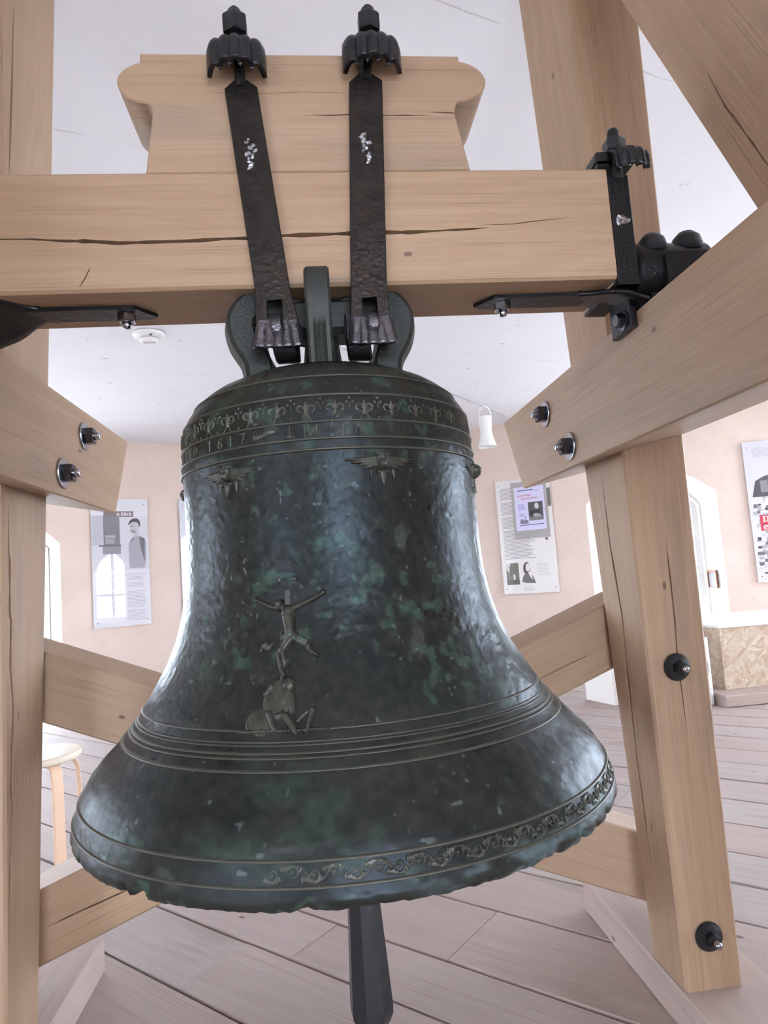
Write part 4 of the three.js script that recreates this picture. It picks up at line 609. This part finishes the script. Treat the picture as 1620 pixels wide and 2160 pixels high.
panel('info_panel', 'photo panel with a red title strip on the far right wall', RW, 5.94, -0.42, 1.292, 0.82, texF, false);
{ // small framed picture on the reveal of the right niche
  const p = thing('small_picture', 'small picture in a brown frame hanging in the right window niche', 'picture');
  const W = RW, a = V(5.6, 0, 0), b = V(5.34, 0, -0.5), q = a.clone().lerp(b, 0.55); p.position.copy(inRoom(W, q.x - 0.012, E - 0.36, q.z + 0.006));
  const d = b.clone().sub(a).normalize(), nn = V(-d.z, 0, d.x).multiplyScalar(-1); if (nn.x > 0) nn.negate();
  const M = new THREE.Matrix4().makeBasis(V(0, 1, 0).cross(nn), V(0, 1, 0), nn); p.quaternion.setFromRotationMatrix(new THREE.Matrix4().extractRotation(W.M).multiply(M));
  put('frame', [bar(-0.12, 0.12, 0.085, 0.115, 0, 0.02, 'x'), bar(-0.12, 0.12, -0.115, -0.1, 0, 0.02, 'x'), bar(-0.12, -0.1, -0.1, 0.085, 0, 0.02, 'y'), bar(0.1, 0.12, -0.1, 0.085, 0, 0.02, 'y')], std({ color: 0x8a5a40, roughness: 0.5 }), p);
  put('image', bar(-0.1, 0.1, -0.1, 0.085, 0.002, 0.01, 'y', 0.0005), std({ color: 0x77757a, roughness: 0.5 }), p);
}

// ---------------------------------------------------------------- furniture and fittings
{
  const b = thing('chipboard_box', 'low chipboard box on the step at right, its lit top painted white', 'box');
  const x0 = 2.99, x1 = 4.6, y0 = 0.086, y1 = E - 0.60, z0 = -4.5, z1 = -3.54;
  const uvm = (g) => { const p = g.attributes.position, u = g.attributes.uv; for (let i = 0; i < p.count; i++) u.setXY(i, (p.getX(i) + p.getZ(i)) * 1.4, p.getY(i) * 1.4); return g; };
  put('front_board', uvm(bar(x0, x1, y0, y1, z1 - 0.018, z1, 'x', 0.001)), osb, b); put('side_board', uvm(bar(x0, x0 + 0.018, y0, y1, z0, z1 - 0.019, 'z', 0.001)), osb, b); put('side_board', uvm(bar(x1 - 0.018, x1, y0, y1, z0, z1 - 0.019, 'z', 0.001)), osb, b); put('back_board', uvm(bar(x0 + 0.019, x1 - 0.019, y0, y1, z0, z0 + 0.018, 'x', 0.001)), osb, b);
  put('lit_top', bar(x0 - 0.01, x1 + 0.01, y1 + 0.001, y1 + 0.02, z0 - 0.01, z1 + 0.01, 'x', 0.003), whitePaint, b);  // top board painted white in place of window light on it
  const w = thing('white_bin', 'narrow white bin with a grey oval mark, left of the chipboard box', 'bin');
  put('body', bar(2.70, 2.845, 0.002, 0.50, -3.66, -3.46, 'y', 0.012), whitePaint, w);
  put('mark', new THREE.CylinderGeometry(1, 1, 0.003, 28).scale(0.032, 1, 0.085).rotateX(Math.PI / 2).translate(2.79, 0.28, -3.459), std({ color: 0x9a9c9c, roughness: 0.6 }), w);
  const q = thing('white_plinth', 'white exhibition plinth on the floor behind the right post', 'plinth');
  put('body', bar(0, 0.42, 0, 0.62, -0.34, 0, 'y', 0.004), whiteMatt, q); put('top_board', bar(-0.006, 0.426, 0.621, 0.64, -0.346, 0.006, 'x', 0.003), whitePaint, q); q.position.set(2.19, 0, -3.75); q.rotation.y = 0.3;
}
{
  const s = thing('round_stool', 'round birch stool with three bent legs beside the left post', 'stool');
  s.position.set(-1.352, 0.012, -1.84);
  put('seat', lathe([[0.001, 0], [0.168, 0], [0.175, 0.004], [0.178, 0.012], [0.178, 0.026], [0.175, 0.031], [0.168, 0.033], [0.001, 0.033]], 48).translate(0, E - 0.735, 0), birch, s);
  const H = E - 0.737;
  [14, 104, 194, 284].slice(0, 3).forEach((_, i) => { const a = [42, -22, 165][i] * deg, c = Math.cos(a), n = Math.sin(a), P = (r, y) => V(r * c, y, r * n); put('leg', sweep([P(0.05, H - 0.006), P(0.1, H - 0.006), P(0.138, H - 0.012), P(0.155, H - 0.04), P(0.16, H - 0.09), P(0.166, 0.2), P(0.172, -0.011)], () => roundRect(0.0235, 0.0085, 0.002), V(-n, 0, c)), birchRed, s); });
}
{
  const w = thing('spotlight_cable', 'thin grey cable stretched under the ceiling behind the bell', 'cable'), a = V(-0.339, CEIL, -3.646), b = V(3.081, E + 1.947, -7.698);
  put('wire', sweep([a, a.clone().lerp(b, 0.33), a.clone().lerp(b, 0.66), b], () => Array.from({ length: 8 }, (_, i) => [0.006 * Math.cos(i * Math.PI / 4), 0.006 * Math.sin(i * Math.PI / 4)]), V(0, 1, 0)), std({ color: 0xa9a9ac, roughness: 0.5, metalness: 0.3 }), w);
  for (const p of [a, b]) put('anchor', new THREE.SphereGeometry(0.02, 14, 10).translate(p.x, p.y - 0.012, p.z), zinc, w);
  const at = a.clone().lerp(b, SPOT_T()), l = thing('spotlight', 'white flared spotlight hanging from the cable, right of the bell', 'lamp');
  l.position.copy(at);
  const R = 0.118;
  put('shade', lathe([[0.001, -0.115], [0.075, -0.115], [0.083, -0.13], [0.078, -0.2], [0.07, -0.28], [0.074, -0.34], [0.092, -0.42], [0.112, -0.49], [R, -0.50], [R - 0.008, -0.505], [0.1, -0.48], [0.08, -0.40], [0.001, -0.39]], 36), whitePlastic, l);
  put('bracket', sweep([V(-0.072, -0.13, 0), V(-0.07, -0.06, 0), V(-0.04, -0.008, 0), V(0, 0.004, 0), V(0.04, -0.008, 0), V(0.07, -0.06, 0), V(0.072, -0.13, 0)], () => roundRect(0.004, 0.009, 0.002), V(0, 0, 1)), whitePlastic, l);
  put('lamp_face', lathe([[0.001, 0], [0.083, 0], [0.083, -0.008], [0.001, -0.012]], 28).translate(0, -0.42, 0), std({ color: 0x9a9a9c, roughness: 0.3 }), l);
}
function SPOT_T() { return 0.716; }
{
  const d = thing('smoke_detector', 'round white ceiling detector seen just below the headstock', 'detector');
  d.position.set(-1.286, CEIL, -3.93);
  put('base', lathe([[0.001, 0], [0.128, 0], [0.128, -0.012], [0.118, -0.03], [0.075, -0.042], [0.001, -0.042]], 40), whitePlastic, d);
  put('cap', lathe([[0.001, -0.041], [0.068, -0.041], [0.074, -0.055], [0.066, -0.07], [0.05, -0.074], [0.001, -0.074]], 36), whitePlastic, d);
  put('slot', bar(-0.045, 0.045, -0.078, -0.0735, -0.008, 0.008, 'x', 0.001), std({ color: 0xb8b8ba, roughness: 0.5 }), d);
  put('indicator', new THREE.SphereGeometry(0.012, 14, 10).translate(0.035, -0.036, 0.086), std({ color: 0x6a6a78, roughness: 0.3 }), d);
}
renderer.render(scene, camera);
